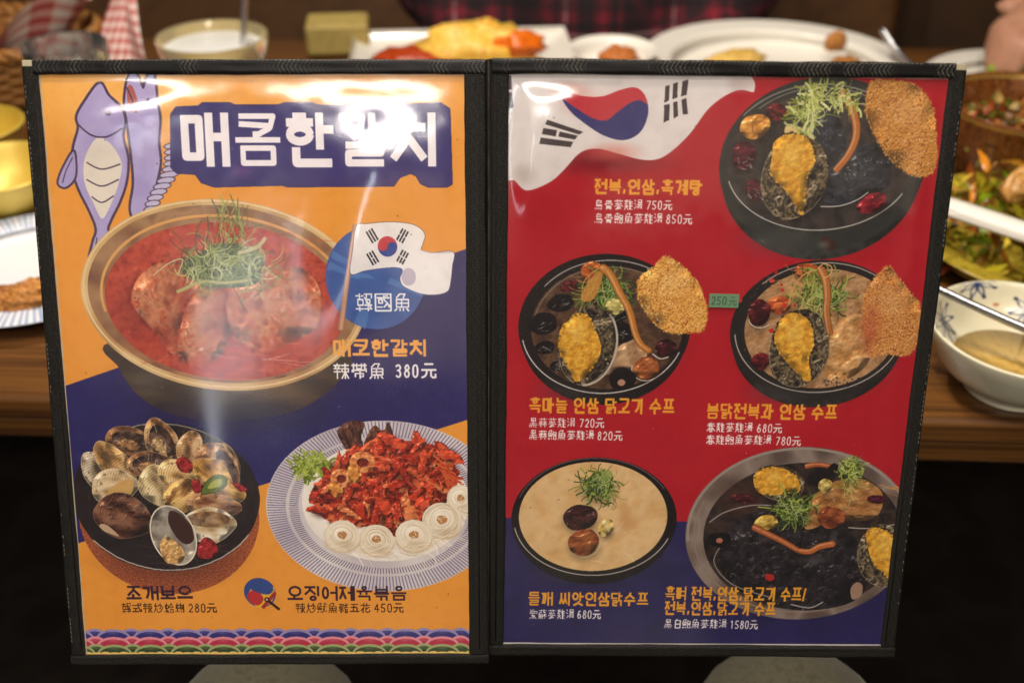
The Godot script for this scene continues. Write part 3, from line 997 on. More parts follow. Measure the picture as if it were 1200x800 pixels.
func V(a: Array) -> PackedVector2Array:
	var o := PackedVector2Array()
	for i in range(0, a.size(), 2):
		o.append(Vector2(a[i], a[i + 1]))
	return o

func curve(p: PackedVector2Array, closed: bool, n := 6) -> PackedVector2Array:
	var o := PackedVector2Array()
	var m := p.size()
	for i in (m if closed else m - 1):
		var a := p[(i - 1 + m) % m] if closed or i > 0 else p[0]
		var b := p[i]
		var c := p[(i + 1) % m]
		var d := p[(i + 2) % m] if closed or i + 2 < m else p[m - 1]
		for k in n:
			o.append(b.cubic_interpolate(c, a, d, float(k) / n))
	if not closed:
		o.append(p[m - 1])
	return o

func S(a: Array) -> PackedVector2Array:
	return curve(V(a), true)

func O(a: Array) -> PackedVector2Array:
	return curve(V(a), false)

func E(cx: float, cy: float, rx: float, ry: float, rot := 0.0, wob := 0.0, a0 := 0.0, a1 := 360.0) -> PackedVector2Array:
	var o := PackedVector2Array()
	var n := clampi(int(sqrt(maxf(rx, ry)) * 3.0), 10, 90)
	var ph := pr.randf() * TAU
	var closed := a1 - a0 >= 359.9
	for i in (n if closed else n + 1):
		var t := deg_to_rad(lerpf(a0, a1, float(i) / n))
		var k := 1.0 + wob * (sin(3.0 * t + ph) * 0.5 + sin(5.0 * t + ph * 2.0) * 0.35 + (pr.randf() - 0.5) * 0.5) if wob > 0.0 else 1.0
		o.append(Vector2(cx, cy) + Vector2(cos(t) * rx * k, sin(t) * ry * k).rotated(deg_to_rad(rot)))
	return o

func raster(q: PackedVector2Array, c: Color) -> void:
	var lo := INF
	var hi := -INF
	for v in q:
		lo = minf(lo, v.y)
		hi = maxf(hi, v.y)
	var n := q.size()
	for y in range(maxi(int(ceil(lo - 0.5)), off.y), mini(int(floor(hi - 0.5)), off.y + to.get_height() - 1) + 1):
		var yc := y + 0.5
		var xs := PackedFloat32Array()
		var a := q[n - 1]
		for b in q:
			if (a.y <= yc) != (b.y <= yc):
				xs.append(a.x + (yc - a.y) / (b.y - a.y) * (b.x - a.x))
			a = b
		xs.sort()
		for k in range(0, xs.size() - 1, 2):
			var x0 := roundi(xs[k])
			var x1 := roundi(xs[k + 1])
			if x1 > x0:
				to.fill_rect(Rect2i(x0 - off.x, y - off.y, x1 - x0, 1), c)

func scaled(p: PackedVector2Array) -> PackedVector2Array:
	var q := PackedVector2Array()
	for v in p:
		q.append(v * K)
	return q

func box_of(q: PackedVector2Array) -> Rect2i:
	var lo := q[0]
	var hi := q[0]
	for v in q:
		lo = lo.min(v)
		hi = hi.max(v)
	return Rect2i(Vector2i(lo.floor()) - Vector2i.ONE, Vector2i((hi - lo).ceil()) + Vector2i(3, 3)).intersection(Rect2i(0, 0, pg.get_width(), pg.get_height()))

func fill(p: PackedVector2Array, c: Color) -> void:
	var q := scaled(p)
	if c.a > 0.99:
		raster(q, c)
		return
	var r := box_of(q)
	if r.size.x < 1 or r.size.y < 1:
		return
	var keep := to
	to = Image.create(r.size.x, r.size.y, false, Image.FORMAT_RGBA8)
	off = r.position
	raster(q, c)
	var layer := to
	to = keep
	off = Vector2i.ZERO
	to.blend_rect(layer, Rect2i(Vector2i.ZERO, r.size), r.position)

func line(p: PackedVector2Array, w: float, c: Color, closed := false, taper := 0.0) -> void:
	var q := scaled(p)
	var keep := to
	var r := Rect2i()
	if c.a < 0.99:
		r = box_of(q).grow(int(w * K) + 2).intersection(Rect2i(0, 0, pg.get_width(), pg.get_height()))
		if r.size.x < 1 or r.size.y < 1:
			return
		to = Image.create(r.size.x, r.size.y, false, Image.FORMAT_RGBA8)
		off = r.position
	if closed:
		q.append(q[0])
	var n := q.size()
	for i in n - 1:
		var a := q[i]
		var b := q[i + 1]
		if a.distance_squared_to(b) < 0.0001:
			continue
		var wa := w * K * 0.5 * (1.0 - taper * float(i) / n)
		var wb := w * K * 0.5 * (1.0 - taper * float(i + 1) / n)
		var d := (b - a).normalized()
		var s := d.orthogonal()
		if wa > 1.2 and i > 0:
			var disc := PackedVector2Array()
			for k in 8:
				disc.append(a + Vector2.from_angle(k * TAU / 8.0) * wa)
			raster(disc, c)
		raster(PackedVector2Array([a + s * wa, b + s * wb, b - s * wb, a - s * wa]), c)
	if c.a < 0.99:
		var layer := to
		to = keep
		off = Vector2i.ZERO
		to.blend_rect(layer, Rect2i(Vector2i.ZERO, r.size), r.position)

var falloff := PackedByteArray()
func soft(cx: float, cy: float, rx: float, ry: float, c: Color) -> void:
	if falloff.is_empty():
		for j in 48:
			for i in 48:
				var d := Vector2(i - 23.5, j - 23.5).length() / 24.0
				var k := clampf(1.0 - d, 0.0, 1.0)
				falloff.append(int(255.0 * k * k * (3.0 - 2.0 * k)))
	var b := PackedByteArray()
	b.resize(48 * 48 * 4)
	var base := int(c.r8) | int(c.g8) << 8 | int(c.b8) << 16
	for i in 48 * 48:
		b.encode_u32(i * 4, base | int(falloff[i] * c.a) << 24)
	var im := Image.create_from_data(48, 48, false, Image.FORMAT_RGBA8, b)
	im.resize(maxi(2, int(rx * 2.0 * K)), maxi(2, int(ry * 2.0 * K)), Image.INTERPOLATE_BILINEAR)
	to.blend_rect(im, Rect2i(0, 0, im.get_width(), im.get_height()), Vector2i(int((cx - rx) * K), int((cy - ry) * K)))

# noise run through a colour ramp, laid inside a shape
func tex(p: PackedVector2Array, ramp: Array, size: float, sd: int, octaves := 4, contrast := 1.0, stretch := 1.0, turn := 0.0) -> void:
	var q := scaled(p)
	var r := box_of(q)
	if r.size.x < 2 or r.size.y < 2:
		return
	var fn := FastNoiseLite.new()
	fn.seed = sd
	fn.frequency = 1.0 / (size * K)
	fn.fractal_octaves = octaves
	var lut := PackedInt64Array()
	for i in 256:
		var t := clampf((i / 255.0 - 0.5) * contrast * 1.25 + 0.5, 0.0, 1.0) * (ramp.size() - 1)
		var k := mini(int(t), ramp.size() - 2)
		var c: Color = (ramp[k] as Color).lerp(ramp[k + 1], t - k)
		lut.append(c.r8 | c.g8 << 8 | c.b8 << 16 | c.a8 << 24)
	var b := PackedByteArray()
	b.resize(r.size.x * r.size.y * 4)
	var ca := cos(turn)
	var sa := sin(turn)
	var i := 0
	for y in r.size.y:
		for x in r.size.x:
			b.encode_u32(i, lut[clampi(int(fn.get_noise_2d((x * ca + y * sa) / stretch, y * ca - x * sa) * 127.0 + 127.5), 0, 255)])
			i += 4
	var src := Image.create_from_data(r.size.x, r.size.y, false, Image.FORMAT_RGBA8, b)
	var mask := Image.create(r.size.x, r.size.y, false, Image.FORMAT_RGBA8)
	var keep := to
	to = mask
	off = r.position
	raster(q, Color.WHITE)
	to = keep
	off = Vector2i.ZERO
	to.blend_rect_mask(src, mask, Rect2i(Vector2i.ZERO, r.size), r.position)

# a photographed lump: the shape is blown up like a cushion, roughened with noise, and lit from the upper left
func relief(p: PackedVector2Array, ramp: Array, size: float, sd: int, dome := 1.0, amp := 0.5, gloss := 0.3, kind := 0, stretch := 1.0, turn := 0.0, rings := 0.0) -> void:
	var q := scaled(p)
	var r := box_of(q)
	var w := r.size.x
	var h := r.size.y
	if w < 3 or h < 3:
		return
	var mask := Image.create(w, h, false, Image.FORMAT_RGBA8)
	var keep := to
	to = mask
	off = r.position
	raster(q, Color.WHITE)
	to = keep
	off = Vector2i.ZERO
	var cushion: Image = mask.duplicate()
	cushion.convert(Image.FORMAT_RF)
	var across := maxf(minf(w, h), 4.0)
	cushion.resize(maxi(3, int(w / across * 5.0)), maxi(3, int(h / across * 5.0)), Image.INTERPOLATE_BILINEAR)
	cushion.resize(w, h, Image.INTERPOLATE_CUBIC)
	var dm := cushion.get_data().to_float32_array()
	var fn := FastNoiseLite.new()
	fn.seed = sd
	fn.frequency = 2.0 / (size * K)
	fn.fractal_octaves = 3
	if kind == 1:
		fn.fractal_type = FastNoiseLite.FRACTAL_RIDGED
	elif kind == 2:
		fn.noise_type = FastNoiseLite.TYPE_CELLULAR
		fn.fractal_octaves = 2
	var hw := w / 2 + 1
	var hh := h / 2 + 1
	var nz := PackedFloat32Array()
	nz.resize(hw * hh)
	var ca := cos(turn)
	var sa := sin(turn)
	for y in hh:
		for x in hw:
			nz[y * hw + x] = fn.get_noise_2d((x * ca + y * sa) / stretch, y * ca - x * sa)
	var ni := Image.create_from_data(hw, hh, false, Image.FORMAT_RF, nz.to_byte_array())
	ni.resize(w, h, Image.INTERPOLATE_CUBIC)
	nz = ni.get_data().to_float32_array()
	var lift := across * 0.55 * dome
	var bumpy := size * K * 0.15 * amp
	var hinge := Vector2(w, h) * 0.5 + Vector2.from_angle(turn) * maxf(w, h) * 0.45
	for i in w * h:
		var d := clampf(dm[i], 0.0, 1.0)
		dm[i] = lift * sqrt(d + 0.03) + bumpy * nz[i]
		if rings > 0.0:
			dm[i] += 0.22 * sin(hinge.distance_to(Vector2(i % w, i / w)) * TAU / (rings * K))
	var cr := PackedColorArray()
	for i in 65:
		var t := i / 64.0 * (ramp.size() - 1)
		var k := mini(int(t), ramp.size() - 2)
		cr.append((ramp[k] as Color).lerp(ramp[k + 1], t - k))
	var b := PackedByteArray()
	b.resize(w * h * 4)
	for y in h:
		for x in w:
			var i := y * w + x
			var gx := dm[mini(x + 1, w - 1) + y * w] - dm[maxi(x - 1, 0) + y * w]
			var gy := dm[x + mini(y + 1, h - 1) * w] - dm[x + maxi(y - 1, 0) * w]
			var inv := 1.0 / sqrt(gx * gx * 0.25 + gy * gy * 0.25 + 1.0)
			var lit := clampf((0.18 * gx + 0.36 * gy + 0.72) * inv, 0.0, 1.0)   # light from above
			var hi := clampf((0.10 * gx + 0.21 * gy + 0.89) * inv, 0.0, 1.0)
			hi *= hi
			hi *= hi
			hi *= hi
			hi *= hi
			hi *= hi
			var c := cr[clampi(int((nz[i] * 0.75 + 0.5) * 64.0), 0, 64)]
			var f := 0.46 + 0.74 * lit
			var g := gloss * hi * hi
			b.encode_u32(i * 4, mini(int((c.r * f + g) * 255.0), 255) | mini(int((c.g * f + g) * 255.0), 255) << 8 | mini(int((c.b * f + g * 0.95) * 255.0), 255) << 16 | 0xff000000)
	to.blend_rect_mask(Image.create_from_data(w, h, false, Image.FORMAT_RGBA8, b), mask, Rect2i(0, 0, w, h), r.position)

func spot(p: PackedVector2Array, lo: Vector2, hi: Vector2) -> Vector2:
	var v := lo
	for k in 30:
		v = Vector2(lerpf(lo.x, hi.x, pr.randf()), lerpf(lo.y, hi.y, pr.randf()))
		if Geometry2D.is_point_in_polygon(v, p):
			break
	return v

func pick(pal: Array) -> Color:
	var c: Color = pal[pr.randi() % pal.size()]
	var k := 1.0 + (pr.randf() - 0.5) * 0.16
	return Color(c.r * k, c.g * k, c.b * k, c.a)

# many short curled strokes scattered in a shape: crumbs, shreds, threads
func strokes(p: PackedVector2Array, n: int, length: float, w: float, pal: Array, curl := 1.5, dir := 0.0, vary := PI) -> void:
	var lo := p[0]
	var hi := p[0]
	for v in p:
		lo = lo.min(v)
		hi = hi.max(v)
	for i in n:
		var a := spot(p, lo, hi)
		var t := dir + (pr.randf() * 2.0 - 1.0) * vary
		var k := (pr.randf() * 2.0 - 1.0) * curl
		var o := PackedVector2Array([a])
		var steps := 4 if curl < 2.0 else 9
		for j in steps:
			t += k / steps
			a += Vector2.from_angle(t) * length / steps * (0.6 + pr.randf() * 0.8)
			o.append(a)
		line(o, w * (0.6 + pr.randf() * 0.8), pick(pal))

func dabs(p: PackedVector2Array, n: int, r0: float, r1: float, pal: Array, flat := 0.7) -> void:
	var lo := p[0]
	var hi := p[0]
	for v in p:
		lo = lo.min(v)
		hi = hi.max(v)
	for i in n:
		var a := spot(p, lo, hi)
		var r := lerpf(r0, r1, pr.randf() * pr.randf())
		fill(E(a.x, a.y, r, r * lerpf(flat, 1.0, pr.randf()), pr.randf() * 180.0, 0.2), pick(pal))

func edge_dabs(p: PackedVector2Array, n: int, r0: float, r1: float, pal: Array, inward := 0.0) -> void:
	var c := Vector2.ZERO
	for v in p:
		c += v / p.size()
	for i in n:
		var j := pr.randi() % p.size()
		var a := p[j].lerp(p[(j + 1) % p.size()], pr.randf()).lerp(c, pr.randf() * inward)
		var r := lerpf(r0, r1, pr.randf())
		fill(E(a.x, a.y, r, r * lerpf(0.5, 1.0, pr.randf()), pr.randf() * 180.0, 0.2), pick(pal))

# ---------------------------------------------------------------- lettering: every character is pen strokes on a ten by ten grid
const HANJA := {
	"韓": "01 41/20 23/13 43 46 16 13/08 48/27 29/60 62/50 90 92/52 98/63 83 85 65 63/56 96/58 98/75 79",
	"國": "00 90 99 09 00/12 82/23 43 45 25 23/17 47/51 53 75 87 86/75 57/61 71",
	"魚": "40 30 12/30 60 52/13 83 87 17 13/43 47/15 85/18 09/38 39/58 59/78 89",
	"辣": "20 21/01 41/11 13/32 23/03 43/05 45/24 29/51 91/70 79/53 93 95 55 53/75 59/75 99",
	"帶": "01 91/10 13/30 33 63/60 63/80 83 93/15 05/04 94 95/26 28/26 76 78 68/55 59",
	"元": "20 70/04 94/34 36 28 09/64 68 79 99 97",
	"式": "02 92/60 63 75 88 98 96/80 91/15 55/35 38/08 68",
	"炒": "12 13/42 33/20 24 17 09/25 36 49/70 75 65/61 53/82 94/95 78 59",
	"蛤": "12 42 45 15 12/20 29/08 48/37 49/70 54/70 94/64 84/66 96 99 69 66",
	"蜊": "12 42 45 15 12/20 28/08 48/60 51/52 72/61 69/63 55/63 75/82 86/91 99 88",
	"魷": "20 11 02/20 40 32/03 43 46 06 03/23 26/05 45/18 09/38 49/53 93/70 73 66 59/73 78 98 97/80 91",
	"豬": "01 41/31 13 04/13 25 26 29 18/23 05/25 07/42 35 48/52 82/70 74/91 55/54 94/66 86 89 69 66/68 88",
	"五": "11 81/41 38/14 74 78/08 98",
	"花": "02 92/30 33/60 63/34 07/25 29/54 58 69 98 97/84 56",
	"烏": "40 31/21 71 73 23/21 26/25 85/26 86 89 79/09 08/28 29/48 49/68 69",
	"骨": "21 71 74/21 24/42 72/42 44/15 04 94 85/26 29/26 76 79 69/27 77/28 78",
	"蔘": "01 91/30 32/60 62/43 34 64/23 14 34/73 64 84/45 06/45 96/56 37/67 28/78 19",
	"雞": "30 01/11 12/21 22/41 32/13 23 04 34/06 46/24 26 09/26 49/60 53/62 69/62 92/64 94/66 96/69 99/71 79",
	"湯": "00 11/03 14/08 26/40 80 83 43 40/42 82/34 94/55 37/45 85 88 77/66 48",
	"鮑": "20 11 02/20 40 32/03 43 46 06 03/23 26/05 45/08 09/18 19/38 49/61 54/62 92 96 85/64 84 86 64/64 69 99 97",
	"黑": "20 70 73 23 20/40 47/32 33/62 63/15 85/07 97/09 08/28 29/58 59/79 89",
	"蒜": "01 91/30 32/60 62/13 43/04 44/24 29/15 07/35 47/63 83/54 94/74 79/65 57/85 97",
	"春": "11 81/22 73/03 93/40 35 08/54 98/36 66 69 39 36/37 67",
	"紫": "10 14/12 32/30 34/04 44/50 54 94 92/52 82/45 26 56/66 37 67/47 49/28 09/68 89",
	"蘇": "01 91/30 32/60 62/13 04/13 33/05 45 47 07 05/25 27/08 09/28 29/48 49/83 63/65 95/74 79/75 57/76 97",
	"白": "40 31/21 81 89 29 21/25 85",
}
const FIGURES := {
	"0": "30 60 82 87 69 39 17 12 30", "1": "21 50 59", "2": "12 30 60 82 84 19 89", "3": "11 30 60 82 73 54 34/54 75 87 69 39 18", "4": "69 60 06 96", "5": "80 20 14 44 75 87 78 59 29 18",
	"6": "71 50 32 15 17 39 69 87 75 54 35 16", "7": "10 90 39", "8": "40 60 82 73 44 25 17 39 69 87 75 44 22 40", "/": "90 09", ",": "57 48 39",
}
const LEAD := ["00 90 86 59", "00 40 36 19/50 90 86 69", "00 09 99", "90 00 09 99", "40 00 09 49/90 50 59 99", "00 90 94 04 09 99", "00 90 99 09 00", "00 09 99 90/05 95", "00 09 49 40/05 45/50 59 99 90/55 95", "50 44 09/54 99", "20 24 09/24 49/70 74 59/74 99", "*", "00 90/50 44 09/54 99", "00 40/20 09/25 49/50 90/70 59/75 99", "30 60/02 92/43 36 09/55 99", "00 90 86 59/04 85", "90 00 09 99/04 94", "00 90/20 29/70 79/09 99", "30 60/02 92/**"]
const VOWEL := ["00 09/04 94", "00 09/90 99/04 94", "", "", "90 99/04 94", "50 59/90 99/04 54", "90 99/03 93/06 96", "50 59/90 99/03 53/06 56", "09 99/40 49", "09 99/40 49", "", "", "", "00 90/40 49", "", "", "", "00 90/20 29/60 69", "05 95", "", "00 09"]
const TAIL := {1: "00 90 99", 2: "00 40 49/50 90 99", 4: "00 09 99", 8: "00 90 94 04 09 99", 9: "00 40 44 04 09 49/60 90 99", 16: "00 90 99 09 00", 17: "00 09 99 90/05 95", 19: "50 44 09/54 99", 21: "*"}

func pen(code: String, r: Rect2, w: float, c: Color, bent := false) -> void:
	for one in code.split("/", false):
		var o := PackedVector2Array()
		if one.begins_with("*"):
			var top := r.position.y + (r.size.y * 0.42 if one == "**" else 0.0)
			var h := (r.end.y - top) * 0.5
			var rx := minf(r.size.x * 0.5, h * 1.5)
			line(E(r.get_center().x, top + h, rx, h), w, c, true)
			continue
		for d in one.strip_edges().split(" ", false):
			o.append(r.position + Vector2(d.unicode_at(0) - 48, d.unicode_at(1) - 48) / 9.0 * r.size)
		if bent:
			line(curve(o, false, 4), w, c)
			continue
		if o.size() > 1:   # square ends
			o[0] += (o[0] - o[1]).normalized() * w * 0.42
			o[o.size() - 1] += (o[o.size() - 1] - o[o.size() - 2]).normalized() * w * 0.42
			line(o, w, c)

func within(r: Rect2, x0: float, y0: float, x1: float, y1: float) -> Rect2:
	return Rect2(r.position + Vector2(x0, y0) * r.size, Vector2(x1 - x0, y1 - y0) * r.size)

func hangul(u: int, r: Rect2, w: float, c: Color) -> void:
	u -= 0xAC00
	var l := u / 588
	var v := u % 588 / 28
	var t := u % 28
	var m := w * 0.5
	var tall := v in [8, 12, 13, 17, 18]
	if t and tall:
		w *= 0.68 if l in [3, 5, 15, 16] and v == 8 else 0.85
	elif t in [8, 9, 17] or l in [1, 4, 8, 10, 13]:
		w *= 0.88
	r = r.grow(-m)
	var gy := minf(w * 1.4 / r.size.y, 0.2)   # clear space between two strokes
	var gx := minf(w * 1.5 / r.size.x, 0.24)
	var top := 0.74 if t else 1.0             # where the final consonant begins
	if t in [8, 9, 17]:
		top = 0.62
	elif t == 16:
		top = 0.68
	var low := top - gy if t else 1.0
	if v == 9:
		pen(LEAD[l], within(r, 0.0, 0.02, 0.5, 0.52), w, c)
		pen("09 99/40 49", within(r, 0.0, 0.62, 0.6, 0.9), w, c)
		pen("00 09/04 94", within(r, 0.76, 0.0, 1.02, 1.0), w, c)
	elif tall:
		var bar := low - (0.0 if v in [8, 18] else 0.2)   # height of the long stroke
		if not t:
			bar = 0.92 if v == 8 else 0.86 if v == 18 else 0.62
		var stem := 0.13 if t else 0.26
		var end := bar - (stem if v == 8 else gy)
		pen(LEAD[l], within(r, 0.1, 0.0, 0.9, maxf(end - (0.07 if v == 18 and not t else 0.0), 0.2)), w, c)
		if v == 18:
			pen("05 95", within(r, 0.0, bar - 0.05, 1.0, bar + 0.04), w, c)
		elif v == 8:
			pen("09 99/40 49", within(r, 0.0, bar - stem, 1.0, bar), w, c)
		else:
			pen(VOWEL[v], within(r, 0.0, bar, 1.0, low), w, c)
		if t:
			pen(TAIL[t], within(r, 0.12, top, 0.88, 1.0), w, c)
	else:
		var wide := v in [1, 5, 7]
		var vx := 0.92 if v == 20 else 0.62 if v in [4, 5, 6, 7] else 0.6 if wide else 0.74
		pen(LEAD[l], within(r, 0.0, 0.06 if t == 0 else 0.02, vx - gx, 0.86 if t == 0 else low), w, c)
		pen(VOWEL[v], within(r, vx, 0.0, 0.94 if v == 20 else 1.0, minf(low + (gy * 0.5 if t else 0.0), 1.0)), w, c)
		if t:
			pen(TAIL[t], within(r, 0.14, top, 0.95, 1.0), w, c)

func wide_of(ch: String) -> float:
	return 0.56 if ch in "0123456789" else 0.36 if ch in " ,/" else 1.0

func text(said: String, x0: float, y0: float, x1: float, y1: float, weight: float, c: Color, slope := 0.0) -> void:
	var total := 0.0
	for ch in said:
		total += wide_of(ch)
	var h := y1 - y0
	var x := x0
	var unit := (x1 - x0) / total
	for ch in said:
		var a := unit * wide_of(ch)
		var y := y0 + slope * (x - x0)
		var u := ch.unicode_at(0)
		if u >= 0xAC00 and u < 0xD7A4:
			hangul(u, Rect2(x + a * 0.04, y, a * 0.92, h), weight, c)
		elif HANJA.has(ch):
			pen(HANJA[ch], Rect2(x + a * 0.04, y, a * 0.9, h).grow(-weight * 0.5), weight * (0.76 if HANJA[ch].length() > 60 else 1.0), c)
		elif FIGURES.has(ch):
			pen(FIGURES[ch], Rect2(x + a * 0.07, y + h * 0.04, a * 0.86, h * 0.92).grow(-weight * 0.45), weight * 0.9, c, ch in "03689")
		x += a

# ---------------------------------------------------------------- dishes in the print
func abalone(cx: float, cy: float, rx: float, ry: float, rot: float, meat: PackedVector2Array, sd: int) -> void:
	soft(cx + 8.0, cy + 16.0, rx * 1.35, ry * 1.3, Color(0.04, 0.02, 0.01, 0.8))
	var shell := E(cx, cy, rx, ry, rot, 0.03)
	fill(shell, Color("2b2420"))
	relief(shell, [Color("141010"), Color("3a3026"), Color("7a684a"), Color("2a2320"), Color("a08c6a"), Color("1c1816")], 95.0, sd, 0.5, 0.7, 0.3)
	edge_dabs(shell, 40, 2.0, 5.0, [Color("8d7a58"), Color("c9bb9c"), Color("1a1514")], 0.3)
	line(E(cx, cy, rx * 0.98, ry * 0.98, rot, 0.02, 20, 200), 3.0, Color("b8aa8caa"))
	edge_dabs(meat, 30, 8.0, 15.0, [Color("1c1512cc"), Color("2a1e16cc")], 0.0)
	fill(meat, Color("d2952a"))
	relief(meat, [Color("b87a1e"), Color("cf9228"), Color("dba436"), Color("e6b648")], 42.0, sd + 1, 0.4, 0.35, 0.12)
	var mid := Vector2.ZERO
	for v in meat:
		mid += v / meat.size()
	soft(mid.x - rx * 0.1, mid.y - ry * 0.3, rx * 0.5, ry * 0.5, Color("f4d67a66"))
	strokes(meat, 40, 22.0, 2.0, [Color("f2d07066"), Color("b87c1e77"), Color("e6b44c66")], 0.8, deg_to_rad(rot + 75.0), 0.5)
	edge_dabs(meat, 70, 3.0, 8.0, [Color("6b4f22"), Color("c58d2b"), Color("e3b04a"), Color("d29a30")], 0.06)
	dabs(meat, 12, 1.5, 4.0, [Color("fbeec8cc"), Color("a06a1caa")])

func crispy(p: PackedVector2Array, sd: int, dark: Color, mid: Color, light: Color) -> void:
	var c := Vector2.ZERO
	for v in p:
		c += v / p.size()
	var big := curve(p, true, 2)
	soft(c.x - 10.0, c.y + 30.0, 210.0, 260.0, Color(0.08, 0.02, 0.01, 0.35))
	fill(p, mid.lerp(dark, 0.25))
	edge_dabs(p, 200, 3.0, 10.0, [mid, light, mid.lerp(light, 0.5), dark.lerp(mid, 0.6)], 0.05)
	for i in 240:   # stray crumbs sticking out
		var j := pr.randi() % big.size()
		var a := big[j]
		var d := (a - c).normalized().rotated((pr.randf() - 0.5) * 1.6)
		line(PackedVector2Array([a - d * 10.0, a + d * (3.0 + 9.0 * pr.randf())]), 3.0, pick([mid, light, mid.lerp(dark, 0.3)]))
	relief(p, [dark.lerp(mid, 0.2), mid, light.lerp(mid, 0.5), mid.lerp(light, 0.2), light], 16.0, sd, 0.4, 0.8, 0.2, 0)
	strokes(p, 220, 17.0, 3.0, [dark, mid.lerp(dark, 0.5), dark.lerp(Color("6b2410"), 0.3)], 2.2)
	strokes(p, 420, 12.0, 2.6, [light, light.lerp(Color.WHITE, 0.3), mid, light.lerp(mid, 0.4)], 2.4)
	soft(c.x - 10.0, c.y - 70.0, 130.0, 110.0, Color(light.lightened(0.3), 0.25))

func glints(p: PackedVector2Array, n: int, length: float) -> void:
	strokes(p, n, length, 2.0, [Color("f4ece0bb"), Color("ddd2c699")], 1.4)

func fruit(cx: float, cy: float, rx: float, ry: float, rot: float, a: Color, b: Color, sd: int) -> void:
	soft(cx + 4.0, cy + ry * 0.4, rx * 1.45, ry * 1.45, Color(0.05, 0.02, 0.01, 0.7))
	var p := E(cx, cy, rx, ry, rot, 0.05)
	fill(p, a)
	relief(p, [a.darkened(0.3), a, a.lerp(b, 0.6), b], maxf(rx, ry) * 0.75, sd, 1.0, 0.55, 0.5, 0, 1.8, deg_to_rad(rot))
	soft(cx + rx * 0.25, cy + ry * 0.55, rx * 0.8, ry * 0.6, Color(a.darkened(0.6), 0.4))

func greens(cx: float, cy: float, rx: float, ry: float, n: int, pal: Array) -> void:
	soft(cx, cy + ry * 0.4, rx * 1.4, ry * 1.3, Color(0.05, 0.04, 0.01, 0.6))
	var p := E(cx, cy, rx * 0.9, ry * 0.9, 0.0, 0.2)
	fill(E(cx, cy, rx * 0.75, ry * 0.75, 0.0, 0.25), (pal[3] as Color).darkened(0.2))
	strokes(p, n, rx * 0.8, 6.5, pal, 2.4)
	dabs(p, n / 3, 5.0, 12.0, pal, 0.4)
	strokes(p, n / 2, rx * 0.6, 3.0, [(pal[1] as Color).lightened(0.3), (pal[2] as Color).lightened(0.25), pal[2]], 3.2)

func root(p: PackedVector2Array, w: float, c: Color) -> void:
	line(p, w * 1.15, c.darkened(0.35), false, 0.25)
	line(p, w * 0.9, c, false, 0.25)
	var q := PackedVector2Array()
	for v in p:
		q.append(v + Vector2(-w * 0.18, -w * 0.12))
	line(q, w * 0.3, c.lightened(0.28), false, 0.4)
	for i in 26:
		var v := p[pr.randi() % p.size()] + Vector2(pr.randf() - 0.5, pr.randf() - 0.5) * w * 0.7
		line(PackedVector2Array([v, v + Vector2(w * 0.3, w * 0.15)]), 1.4, c.darkened(0.3 * pr.randf()))

func clam(cx: float, cy: float, rx: float, ry: float, rot: float, a: Color, b: Color, sd: int) -> void:
	rx *= 1.12
	ry *= 1.14
	soft(cx + 6.0, cy + 16.0, rx * 1.4, ry * 1.4, Color(0.04, 0.02, 0.02, 0.85))
	var tip := Vector2.from_angle(deg_to_rad(rot))   # the hinge end is the pointed one
	var p := PackedVector2Array()
	for v in E(0, 0, rx, ry, 0.0, 0.05):
		var k := 1.0 - 0.28 * maxf(v.x / rx, 0.0)
		p.append(Vector2(cx, cy) + Vector2(v.x, v.y * k).rotated(deg_to_rad(rot)))
	fill(p, a)
	relief(p, [a.darkened(0.45), a, b, b.lightened(0.12)], maxf(rx, ry) * 0.7, sd, 0.9, 0.15, 0.35, 0, 2.2, deg_to_rad(rot), 13.0)
	line(E(cx, cy, rx * 0.8, ry * 0.8, rot, 0.02, 110, 250), 3.0, Color(a.darkened(0.5), 0.4))
	edge_dabs(p, 14, 3.0, 9.0, [Color(a.darkened(0.55), 0.6), Color(a.darkened(0.3), 0.6)], 0.5)
	soft(cx + tip.x * rx * 0.7, cy + tip.y * rx * 0.7, rx * 0.5, ry * 0.6, Color(a.darkened(0.5), 0.6))
	line(p, 2.6, Color(b.lightened(0.2), 0.8), true)

func open_clam(cx: float, cy: float, rx: float, ry: float, rot: float, a: Color, b: Color, sd: int) -> void:
	clam(cx, cy, rx, ry, rot, a, b, sd)
	fill(E(cx, cy, rx * 0.84, ry * 0.8, rot, 0.03), Color("2c1c16"))
	relief(E(cx, cy, rx * 0.84, ry * 0.8, rot), [Color("20140f"), Color("4d3326"), Color("7d6a5c")], rx * 0.8, sd + 5, -0.7, 0.3, 0.5)
	relief(E(cx - rx * 0.1, cy + ry * 0.25, rx * 0.5, ry * 0.4, rot, 0.15), [b.darkened(0.4), b.darkened(0.1), b], rx * 0.3, sd + 6, 1.0, 0.5, 0.5)
	glints(E(cx, cy, rx * 0.6, ry * 0.5, rot), 5, rx * 0.4)

func black_bowl(cx: float, cy: float, rx: float, ry: float, drop: float, c: Color) -> void:
	fill(E(cx, cy + drop, rx * 0.97, ry, 0.0), c.darkened(0.25))
	relief(E(cx, cy + drop, rx * 0.97, ry, 0.0), [c.darkened(0.3), c, c.lightened(0.05)], 60.0, 41, 0.25, 0.05, 0.06)
	fill(E(cx, cy, rx, ry, 0.0), c.darkened(0.1))
	soft(cx - rx * 0.4, cy + ry * 0.9, rx * 0.6, ry * 0.3, Color(c.lightened(0.2), 0.35))

